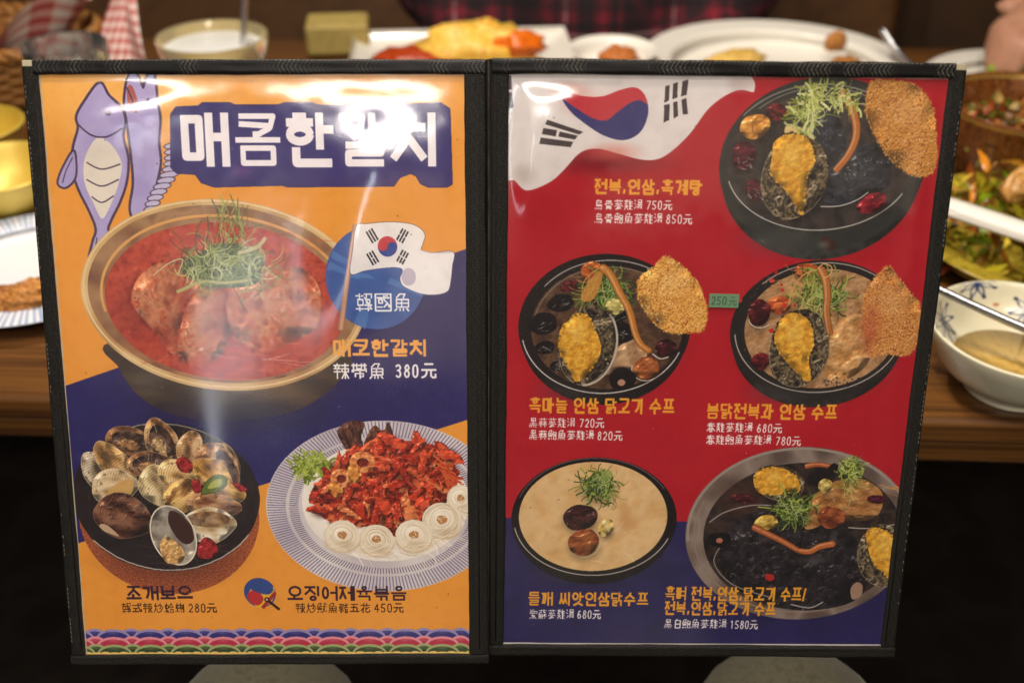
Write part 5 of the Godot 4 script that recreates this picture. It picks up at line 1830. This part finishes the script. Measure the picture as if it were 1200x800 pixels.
func paint_right() -> ImageTexture:
	var gold := Color("e39c2e")
	var pale := Color("e8dcd8")
	start_page(Color("b01220"), 23)
	tex(V([-104, -94, 2243, -118, 2695, 3151, -97, 3163]), [Color("b21c2877"), Color("a2142266"), Color("b42430aa")], 1100.0, 3, 3)
	var navy := V([-99, 2196, 2569, 2237, 2695, 3151, -97, 3163])
	fill(navy, Color("231d50"))
	tex(navy, [Color("1c173f88"), Color("2a235a88"), Color("211b4a88")], 400.0, 5, 3)
	# draped flag along the top
	var drape := S([-44, -94, 650, -102, 1093, -17, 1156, 69, 1091, 63, 1021, 90, 944, 151, 869, 256, 792, 334, 721, 378, 639, 382, 528, 356, 425, 334, 345, 354, 273, 429, 205, 489, 95, 530, 37, 486, -21, 424])
	soft(427, 396, 530.8, 94.1, Color("6a0e1aaa"))
	fill(drape, Color("d9d0cc"))
	tex(drape, [Color("cfc4c088"), Color("e2dad688"), Color("d6ccc888")], 300.0, 6, 3)
	soft(507, 349, 187.4, 62.4, Color("c8604f88"))
	soft(338, 119, 160.7, 98.7, Color("d88a7c66"))
	soft(1088, 25, 88.2, 75.3, Color("b8a49c99"))
	soft(77, 458, 98.2, 78.9, Color("b8a89caa"))
	soft(277, 71, 136.2, 52.9, Color("c8705c66"))
	fill(S([245, 97, 265, 74, 338, 96, 438, 99, 529, 68, 597, 58, 643, 93, 662, 162, 641, 239, 594, 282, 530, 294, 448, 271, 365, 222, 291, 165]), Color("2c2a66"))
	fill(S([245, 90, 273, 74, 338, 96, 438, 99, 529, 68, 597, 58, 638, 86, 656, 131, 619, 113, 572, 128, 517, 167, 462, 206, 397, 195, 323, 154, 266, 116]), Color("b82a34"))
	bars([V([185, 205, 358, 259, 338, 271, 175, 226]), V([168, 243, 233, 252, 227, 281, 160, 270]), V([245, 258, 332, 276, 319, 294, 239, 281]), V([156, 286, 311, 304, 299, 329, 149, 315])])
	bars([V([737, 51, 757, 45, 756, 115, 735, 125]), V([735, 134, 761, 128, 763, 201, 737, 213]), V([773, 39, 794, 32, 796, 100, 772, 109]), V([777, 121, 797, 117, 804, 183, 783, 195]), V([816, 28, 844, 20, 839, 88, 812, 96]), V([815, 111, 838, 101, 850, 173, 826, 177])])
	bars([V([-8, 2, 12, 2, 17, 73, -7, 73]), V([-7, 85, 17, 84, 25, 153, -7, 161])])
	# captions
	text("전복,인삼,흑계탕", 415, 471, 941, 545, 12.6, gold, 0.004)
	text("烏骨蔘雞湯", 419, 567, 659, 617, 6.0, pale)
	text("750元", 669, 570, 802, 616, 6.1, pale)
	text("烏骨鮑魚蔘雞湯", 421, 631, 759, 681, 6.0, pale)
	text("850元", 768, 634, 902, 682, 6.1, pale)
	# dish one: black chicken in a black bowl
	soft(1533, 485, 576.9, 444.5, Color("4a0a14aa"))
	black_bowl(1509, 402, 496.3, 401.0, 43.3, Color("33322f"))
	line(E(1489, 371, 458.5, 336.9, 0, 0, 215, 318), 4.8, Color("8d8882"))
	line(E(1491, 386, 434.3, 337.5, 0, 0, 225, 300), 3.5, Color("8d8882"))
	fill(E(1499, 386, 450.8, 314.0), Color("24211f"))
	tex(E(1499, 386, 450.8, 314.0), [Color("1c1a1a"), Color("322c2a"), Color("453a34"), Color("282423")], 150.0, 71, 4, 1.3)
	line(E(1500, 398, 451.1, 306.5, 0, 0, 25, 165), 5.6, Color("b4ada4"))
	for q in [[S([1397, 348, 1412, 231, 1470, 162, 1542, 153, 1590, 230, 1616, 326, 1568, 425, 1499, 473]), 72], [S([1521, 485, 1552, 386, 1648, 314, 1749, 306, 1826, 375, 1845, 470, 1770, 542, 1654, 583, 1542, 576]), 73]]:
		fill(q[0], Color("26272b"))
		soft(q[0][0].x, q[0][0].y, 260.0, 220.0, Color("08080aaa"))
		relief(q[0], [Color("191a1e"), Color("2a2b30"), Color("36363c"), Color("202126")], 60.0, q[1], 0.9, 0.45, 0.4)
		strokes(q[0], 50, 18.0, 1.8, [Color("6a6a70aa"), Color("0c0c10aa"), Color("8a888a66")], 0.8, -0.4, 0.5)
	dabs(E(1691, 416, 82.2, 43.3, -30), 110, 1.5, 5.0, [Color("8d8a8caa"), Color("b4b0b0aa"), Color("5a585caa")])
	dabs(E(1515, 288, 36.7, 69.9, -10), 40, 1.5, 5.0, [Color("6d6a6caa"), Color("8c8890aa")])
	line(O([1518, 593, 1613, 588, 1693, 559, 1743, 523]), 5.2, Color("c0b8b0"))
	fruit(1272, 160, 52.5, 38.2, 15, Color("4c1216"), Color("8a2a30"), 74)
	fruit(1128, 358, 57.2, 66.5, 0, Color("3a1016"), Color("6a1c28"), 75)
	fruit(1193, 516, 53.6, 47.8, 30, Color("3a1016"), Color("6a1c28"), 76)
	strokes(E(1130, 382, 40.9, 39.2), 9, 30.0, 2.0, [Color("d8ccd0cc")], 0.8, 0.5, 0.6)
	strokes(E(1199, 532, 45.4, 31.9), 9, 26.0, 2.0, [Color("d8ccd0cc")], 0.8, 0.6, 0.5)
	fruit(1172, 226, 73.0, 55.8, -15, Color("c07a2a"), Color("e0a452"), 77)
	line(O([1180, 180, 1159, 226, 1175, 272]), 4.3, Color("8a5216"))
	fruit(1765, 574, 74.6, 44.1, -25, Color("6a121c"), Color("a02a34"), 78)
	root(O([1575, 69, 1612, 122, 1648, 198, 1656, 275, 1627, 354, 1573, 425]), 39.0, Color("b4682c"))
	fill(S([1314, 232, 1337, 213, 1378, 224, 1438, 254, 1461, 281, 1432, 281, 1357, 255, 1321, 263]), Color("d8bc78"))
	strokes(S([1364, 98, 1419, 40, 1491, 40, 1562, 69, 1624, 84, 1643, 152, 1568, 122, 1489, 146, 1444, 231, 1398, 262, 1352, 193]), 120, 62.0, 8.0, [Color("8d963a"), Color("a8ac52"), Color("c0c078"), Color("6f7c2c"), Color("d0ce94")], 2.0)
	strokes(S([1334, 174, 1387, 136, 1441, 59, 1539, 39, 1643, 106, 1656, 152, 1569, 134, 1473, 192, 1417, 251]), 60, 75.0, 2.4, [Color("dcdca8"), Color("b8c070"), Color("8e9a3c")], 2.6)
	strokes(S([1397, 71, 1428, 55, 1468, 231, 1442, 301]), 14, 90.0, 5.0, [Color("d4d49a"), Color("b4bc68")], 0.5, 1.5, 0.4)
	abalone(1378, 458, 160.4, 197.8, 8, S([1270, 295, 1337, 259, 1419, 270, 1457, 328, 1470, 387, 1447, 446, 1441, 513, 1431, 634, 1393, 586, 1329, 506, 1262, 448, 1264, 369]), 79)
	crispy(S([1703, 26, 1798, 14, 1901, 32, 1967, 80, 2012, 149, 2037, 256, 2055, 361, 2031, 437, 1949, 441, 1861, 391, 1796, 325, 1729, 228, 1690, 133]), 81, Color("7e3f16"), Color("bc7a32"), Color("dca85c"))
	fill(E(1572, 767, 46.1, 24.6, 35), Color("3a221a"))
	soft(1552, 775, 50.3, 32.8, Color("6d6a6499"))
	# dish two
	soft(506, 1259, 492.5, 396.7, Color("3a0810aa"))
	black_bowl(491, 1190, 430.9, 363.8, 30.3, Color("1c1616"))
	line(E(487, 1199, 409.8, 325.6, 0, 0, 20, 170), 5.6, Color("cfc6c0"))
	line(E(512, 1165, 396.3, 307.3, 0, 0, 215, 312), 4.8, Color("b4aaa4"))
	var broth := E(504, 1195, 379.8, 308.3)
	fill(broth, Color("4a3020"))
	relief(broth, [Color("3a261c"), Color("4e3426"), Color("60442f"), Color("452d22")], 90.0, 91, 0.0, 0.35, 0.06)
	line(E(513, 1207, 380.1, 317.3, 0, 0, 180, 300), 3.9, Color("8a7868"))
	fill(S([461, 1434, 522, 1324, 626, 1250, 704, 1279, 703, 1353, 654, 1397, 555, 1415]), Color("b48a62"))
	relief(S([461, 1434, 522, 1324, 626, 1250, 704, 1279, 703, 1353, 654, 1397, 555, 1415]), [Color("90684a"), Color("b48c66"), Color("c8a47c")], 80.0, 92, 0.7, 0.3, 0.25)
	fruit(423, 913, 58.8, 49.8, 0, Color("a84a20"), Color("cc7436"), 93)
	fruit(315, 985, 50.6, 29.3, -15, Color("3a0c12"), Color("7a1c26"), 94)
	for q in [[271, 1069, 67.8, 44.3], [184, 1172, 72.4, 55.5], [194, 1292, 51.4, 34.6], [256, 1387, 34.5, 26.2], [545, 1139, 63.8, 38.3], [586, 1215, 64.1, 51.5]]:
		fill(E(q[0], q[1], q[2], q[3], -10.0, 0.06), Color("100b0c"))
		strokes(E(q[0], q[1] + q[3] * 0.25, q[2] * 0.7, q[3] * 0.5), 9, 22.0, 2.0, [Color("d8d0cccc"), Color("a8a09caa")], 0.8, -0.1, 0.5)
	greens(494, 1012, 105.6, 71.4, 90, [Color("34501c"), Color("55702a"), Color("7c8f3a"), Color("243c14")])
	fill(S([368, 1047, 403, 963, 469, 904, 463, 983, 423, 1055]), Color("b07c34"))
	abalone(404, 1281, 141.4, 203.1, 10, S([315, 1153, 349, 1119, 408, 1131, 444, 1195, 477, 1281, 466, 1346, 417, 1421, 358, 1465, 313, 1391, 263, 1296, 274, 1196]), 95)
	line(E(413, 1281, 141.4, 203.1, 10, 0, -60, 85), 11.3, Color("b8ac9a"))
	fruit(539, 1084, 48.8, 40.2, 15, Color("b8a85a"), Color("e2d894"), 96)
	root(O([468, 892, 512, 929, 562, 1020, 612, 1104, 646, 1215, 679, 1275, 723, 1305]), 36.8, Color("bb7428"))
	for i in 5:
		line(O([481, 887, 427, 913, 378, 971, 377, 1055]), 3.9, Color("d09a4a"))
	strokes(E(433, 954, 63.2, 58.4), 16, 110.0, 2.0, [Color("d8a858"), Color("c08a3c")], 1.6, 2.0, 0.5)
	fruit(710, 1392, 66.9, 56.9, -8, Color("8f4820"), Color("b8703c"), 97)
	line(E(710, 1392, 73.4, 65.6, -8, 0, 60, 200), 4.3, Color("d8c8b4"))
	fruit(804, 1291, 55.8, 47.6, 0, Color("2a0a10"), Color("5a1620"), 98)
	line(O([736, 1318, 776, 1344, 819, 1335]), 5.2, Color("d8ccc4"))
	fill(E(591, 1450, 69.3, 59.4, 0, 0.04), Color("120b0c"))
	fill(E(587, 1468, 19.5, 17.6), Color("b08068"))
	crispy(S([777, 839, 850, 876, 916, 934, 963, 1000, 999, 1105, 983, 1195, 907, 1209, 821, 1209, 751, 1171, 688, 1095, 651, 1024, 655, 940, 729, 885]), 99, Color("9c4a18"), Color("cf8c36"), Color("efc878"))
	text("흑마늘 인삼 닭고기 수프", 117, 1547, 867, 1631, 12.3, gold, 0.004)
	text("黑蒜蔘雞湯", 120, 1654, 363, 1706, 6.0, pale)
	text("720元", 377, 1656, 510, 1706, 6.1, pale)
	text("黑蒜鮑魚蔘雞湯", 121, 1719, 462, 1771, 6.0, pale)
	text("820元", 471, 1723, 607, 1773, 6.1, pale)
	# dish three
	soft(1589, 1268, 524.9, 406.6, Color("4a0a14aa"))
	black_bowl(1566, 1199, 445.8, 352.1, 39.0, Color("25211f"))
	line(E(1569, 1190, 424.2, 321.7, 0, 0, 20, 175), 5.2, Color("b8aea6"))
	line(E(1577, 1182, 419.7, 321.4, 0, 0, 222, 318), 4.8, Color("a89c94"))
	var broth2 := E(1578, 1190, 385.6, 300.3)
	fill(broth2, Color("8a5c38"))
	relief(broth2, [Color("946842"), Color("a87c52"), Color("b88e64"), Color("9c7048")], 90.0, 101, 0.0, 0.35, 0.06)
	dabs(E(1286, 1188, 94.1, 257.2), 150, 1.5, 4.5, [Color("c8a06a99"), Color("6a4026aa"), Color("d8b88499")])
	fill(S([1621, 1425, 1622, 1250, 1667, 1143, 1763, 1112, 1830, 1184, 1850, 1292, 1809, 1388, 1719, 1446]), Color("cb9658"))
	relief(S([1621, 1425, 1622, 1250, 1667, 1143, 1763, 1112, 1830, 1184, 1850, 1292, 1809, 1388, 1719, 1446]), [Color("a8743c"), Color("c8945a"), Color("dab07c")], 90.0, 102, 0.8, 0.45, 0.3)
	fruit(1479, 900, 63.2, 37.4, 0, Color("b04c22"), Color("cf7838"), 103)
	fruit(1358, 1069, 59.5, 46.5, 0, Color("b04422"), Color("dc8244"), 104)
	fruit(1259, 1108, 55.4, 68.0, 0, Color("3c1014"), Color("6e2020"), 105)
	fruit(1286, 1353, 47.5, 43.6, 0, Color("4a0e14"), Color("8a1e28"), 106)
	dabs(E(1296, 1039, 144.3, 194.0), 9, 8.0, 18.0, [Color("b81e1c"), Color("c8302a")])
	line(E(1269, 1133, 59.7, 51.1, 0, 0, 40, 170), 4.3, Color("d0c4b8"))
	greens(1558, 1020, 123.1, 80.0, 100, [Color("4c5a22"), Color("6f7c30"), Color("98a048"), Color("3a481c")])
	strokes(E(1517, 1131, 93.9, 68.2), 40, 60.0, 3.0, [Color("c4b070"), Color("d8c890"), Color("a89450")], 1.6)
	root(O([1546, 891, 1576, 945, 1593, 1029, 1595, 1105, 1623, 1216]), 39.0, Color("b26a2c"))
	strokes(E(1467, 954, 76.1, 66.9), 18, 120.0, 2.0, [Color("d8a868"), Color("c89450")], 1.8, 2.0, 0.6)
	line(O([1529, 891, 1560, 866, 1600, 882, 1595, 920, 1563, 936]), 5.2, Color("d8a868"))
	line(O([1404, 1064, 1419, 988, 1464, 921, 1529, 895]), 6.1, Color("d09a58"))
	abalone(1475, 1290, 150.7, 199.4, 4, S([1380, 1132, 1429, 1106, 1500, 1135, 1536, 1199, 1547, 1273, 1527, 1338, 1549, 1439, 1519, 1452, 1453, 1391, 1382, 1317, 1346, 1244, 1358, 1175]), 107)
	dabs(E(1720, 1455, 113.0, 44.1), 40, 3.0, 12.0, [Color("1c1416"), Color("32242a"), Color("5a4648")])
	crispy(S([1878, 876, 1934, 929, 1998, 1000, 2057, 1067, 2070, 1182, 2056, 1282, 2009, 1317, 1921, 1309, 1844, 1318, 1800, 1227, 1780, 1112, 1778, 1014, 1821, 934]), 109, Color("8a4220"), Color("bd7a38"), Color("d9a25c"))
	soft(1822, 1184, 85.7, 197.3, Color("a8402e77"))
	text("봄닭전복과 인삼 수프", 1026, 1571, 1704, 1654, 12.3, gold, 0.006)
	text("春雞蔘雞湯", 1033, 1672, 1277, 1724, 6.0, pale)
	text("680元", 1291, 1677, 1427, 1727, 6.1, pale)
	text("春雞鮑魚蔘雞湯", 1035, 1738, 1379, 1790, 6.0, pale)
	text("780元", 1393, 1744, 1530, 1794, 6.1, pale)
	# dish four: cream soup
	soft(476, 2331, 498.2, 328.0, Color("08060fcc"))
	black_bowl(472, 2207, 436.5, 342.9, 21.7, Color("120d10"))
	line(E(471, 2197, 422.8, 323.5, 0, 0, 20, 170), 5.2, Color("b8b0ac"))
	line(E(471, 2197, 418.3, 328.3, 0, 0, 200, 330), 3.9, Color("6a6262"))
	var cream := E(467, 2192, 391.2, 304.3)
	fill(cream, Color("cd9a58"))
	relief(cream, [Color("d0a468"), Color("d8b078"), Color("dcb884"), Color("d6aa70")], 200.0, 111, 0.0, 0.07, 0.02)
	strokes(E(544, 2355, 181.4, 96.7), 9, 90.0, 3.0, [Color("eed8b088"), Color("f4e4c499")], 1.2, -0.2, 0.6)
	dabs(cream, 60, 1.5, 3.5, [Color("8a5c2a88"), Color("e8cc9888")])
	soft(643, 2210, 63.1, 123.9, Color("b47a4277"))
	greens(488, 2022, 93.6, 79.4, 80, [Color("3a4a1e"), Color("5f702a"), Color("8a9644"), Color("2a3a16")])
	strokes(E(534, 2046, 71.4, 75.0), 12, 70.0, 2.0, [Color("6f7c38"), Color("4a5c22")], 2.0, 0.8, 0.5)
	fill(E(531, 1957, 31.1, 27.9), Color("8a9a4ccc"))
	fruit(399, 2193, 92.2, 71.3, -10, Color("280d10"), Color("4f2224"), 112)
	fruit(536, 2249, 40.6, 52.6, 25, Color("c8a85a"), Color("e8d494"), 113)
	fruit(421, 2332, 83.8, 74.8, -22, Color("7f3c1c"), Color("a8622e"), 114)
	line(E(421, 2336, 90.6, 82.0, -22, 0, 20, 120), 4.3, Color("e8d0a8aa"))
	text("들깨 씨앗인삼닭수프", 129, 2617, 785, 2699, 11.7, gold, 0.002)
	text("紫蘇蔘雞湯", 137, 2719, 387, 2777, 6.0, pale)
	text("680元", 396, 2723, 530, 2776, 6.1, pale)
	# dish five: steel pot
	soft(1539, 2398, 661.6, 462.3, Color("0a0812cc"))
	fill(E(1566, 2286, 608.0, 486.0, 4), Color("55463e"))
	tex(E(1566, 2286, 608.0, 486.0, 4), [Color("3f322c"), Color("6c5a50"), Color("8c7c70"), Color("5a4a42")], 500.0, 121, 3, 1.5)
	line(E(1565, 2281, 594.2, 471.3, 4, 0, 170, 330), 13.0, Color("978a7e"))
	line(E(1566, 2286, 562.6, 442.7, 4, 0, 60, 200), 8.7, Color("8a7668"))
	var black := E(1585, 2300, 531.3, 414.4, 4)
	fill(black, Color("1a1313"))
	tex(black, [Color("120d0e"), Color("2a1f1c"), Color("3a2a24"), Color("181112")], 180.0, 122, 4, 1.3)
	soft(1243, 2088, 179.4, 141.4, Color("4a2a20aa"))
	fill(S([1156, 2473, 1168, 2303, 1250, 2183, 1405, 2148, 1609, 2157, 1772, 2213, 1899, 2347, 1963, 2518, 1886, 2667, 1613, 2719, 1329, 2645]), Color("151114"))
	for q in [S([1156, 2473, 1168, 2303, 1250, 2183, 1405, 2148, 1609, 2157, 1772, 2213, 1899, 2347, 1963, 2518, 1886, 2667, 1613, 2719, 1329, 2645]), S([1229, 2399, 1263, 2245, 1386, 2187, 1523, 2214, 1590, 2349, 1548, 2505, 1392, 2565, 1265, 2527]), S([1603, 2349, 1686, 2261, 1804, 2309, 1882, 2444, 1855, 2593, 1719, 2618, 1618, 2520])]:
		relief(q, [Color("0e0b0d"), Color("1c181b"), Color("2a2428"), Color("161215")], 70.0, 123 + int(q[0].x), 0.6, 0.6, 0.35)
	strokes(E(1317, 2487, 155.7, 68.7), 60, 30.0, 3.0, [Color("5a545488"), Color("8a828088"), Color("080607cc")], 1.4)
	strokes(E(1680, 2446, 228.8, 146.7), 60, 40.0, 2.0, [Color("4a444666"), Color("07060799")], 0.9)
	soft(1656, 2431, 100.6, 44.0, Color("7a727677"))
	soft(1749, 2299, 36.3, 77.1, Color("6a646888"))
	soft(1404, 2311, 99.9, 33.8, Color("5a505066"))
	line(O([1081, 2217, 1158, 2160, 1291, 2121, 1403, 2120]), 6.1, Color("9a9088"))
	line(O([1148, 2351, 1123, 2449, 1232, 2571, 1445, 2645]), 5.6, Color("8d857e"))
	line(O([1554, 2684, 1658, 2703, 1729, 2668]), 6.5, Color("a8a09a"))
	fruit(1252, 2083, 67.3, 23.5, 10, Color("3a1014"), Color("6a2024"), 124)
	fill(E(1141, 2313, 63.5, 43.4, 0, 0.1), Color("0c0809"))
	fill(E(1142, 2318, 18.1, 14.5), Color("b06a50"))
	root(O([1564, 1904, 1630, 1894, 1711, 1907]), 26.0, Color("b05a28"))
	fill(S([1595, 2252, 1604, 2109, 1651, 2034, 1749, 1977, 1883, 1976, 1981, 2050, 1979, 2154, 1907, 2202, 1770, 2194]), Color("a8743e"))
	relief(S([1595, 2252, 1604, 2109, 1651, 2034, 1749, 1977, 1883, 1976, 1981, 2050, 1979, 2154, 1907, 2202, 1770, 2194]), [Color("875426"), Color("a87440"), Color("c09058")], 60.0, 125, 0.8, 0.7, 0.3, 0, 2.0, 0.3)
	strokes(E(1829, 2108, 135.0, 75.6), 30, 60.0, 3.0, [Color("8a582a99"), Color("d0a87a99")], 0.9, 0.2, 0.4)
	strokes(E(2000, 2022, 80.7, 28.1), 8, 90.0, 3.0, [Color("b87838"), Color("c89050")], 0.7, 0.2, 0.4)
	fill(E(1628, 1968, 53.6, 41.9, -30, 0.05), Color("14100f"))
	fill(E(1705, 1935, 31.2, 51.1, 20, 0.05), Color("17110f"))
	fruit(1676, 2010, 38.0, 39.8, 0, Color("b89a48"), Color("dcc880"), 126)
	abalone(1433, 1998, 138.5, 93.4, 12, S([1297, 1971, 1329, 1924, 1400, 1909, 1482, 1932, 1530, 1978, 1544, 2039, 1474, 2054, 1385, 2064, 1320, 2040]), 127)
	greens(1517, 2138, 108.1, 75.8, 80, [Color("3f5020"), Color("66762a"), Color("94a044"), Color("2c3c16")])
	strokes(S([1739, 1875, 1802, 1838, 1850, 1874, 1842, 1967, 1826, 2070, 1786, 2037]), 60, 60.0, 3.0, [Color("8e9a3c"), Color("b8bc6a"), Color("5c6c24")], 1.6, 1.5, 0.8)
	greens(1806, 1916, 57.9, 69.5, 50, [Color("66762a"), Color("8e9a3c"), Color("b0b45c"), Color("465620")])
	fruit(1383, 2215, 63.2, 43.0, -8, Color("bd9438"), Color("e2c870"), 128)
	fruit(1724, 2185, 74.5, 61.9, 10, Color("7c3a1c"), Color("a85a30"), 129)
	fruit(1953, 2083, 49.5, 23.6, 5, Color("3a0c1c"), Color("6a1c34"), 130)
	root(O([1317, 2240, 1393, 2278, 1478, 2320, 1569, 2373]), 32.5, Color("ad5826"))
	root(O([1752, 2333, 1681, 2348, 1629, 2378, 1573, 2373]), 34.6, Color("b8622a"))
	fill(E(1426, 2526, 27.5, 19.7, 20, 0.1), Color("a82420"))
	fill(S([1869, 2592, 1898, 2553, 1932, 2572, 1929, 2632, 1885, 2652]), Color("9a7a64"))
	line(O([1820, 2241, 1934, 2245, 2076, 2221]), 5.2, Color("b8b0a8"))
	abalone(2024, 2404, 137.2, 185.2, -18, S([1919, 2274, 1970, 2240, 2051, 2278, 2112, 2370, 2132, 2467, 2115, 2561, 2029, 2493, 1962, 2420]), 131)
	text("흑뼈 전복,인삼,닭고기 수프/", 867, 2581, 1632, 2665, 11.3, gold, 0.006)
	text("전복,인삼,닭고기 수프", 869, 2668, 1477, 2750, 11.3, gold, 0.008)
	text("黑白鮑魚蔘雞湯", 871, 2773, 1219, 2829, 6.0, pale)
	text("1580元", 1229, 2779, 1387, 2832, 5.8, pale)
	# bare paper along two edges
	fill(V([-24, -20, 2093, -42, 2099, 7, 1616, 5, 895, 4, -24, 10]), Color("d8cfc4"))
	fill(V([-51, 2918, 2099, 2919, 2105, 2971, -51, 2982]), Color("cfc8c0"))
	fill(V([2070, 2997, 2072, 2843, 2105, 2154, 2114, 2154, 2091, 2843, 2108, 2997]), Color("cfc8c0"))
	return finish_page()

func bars(list: Array) -> void:
	for q in list:
		fill(q, Color("3a2e30"))
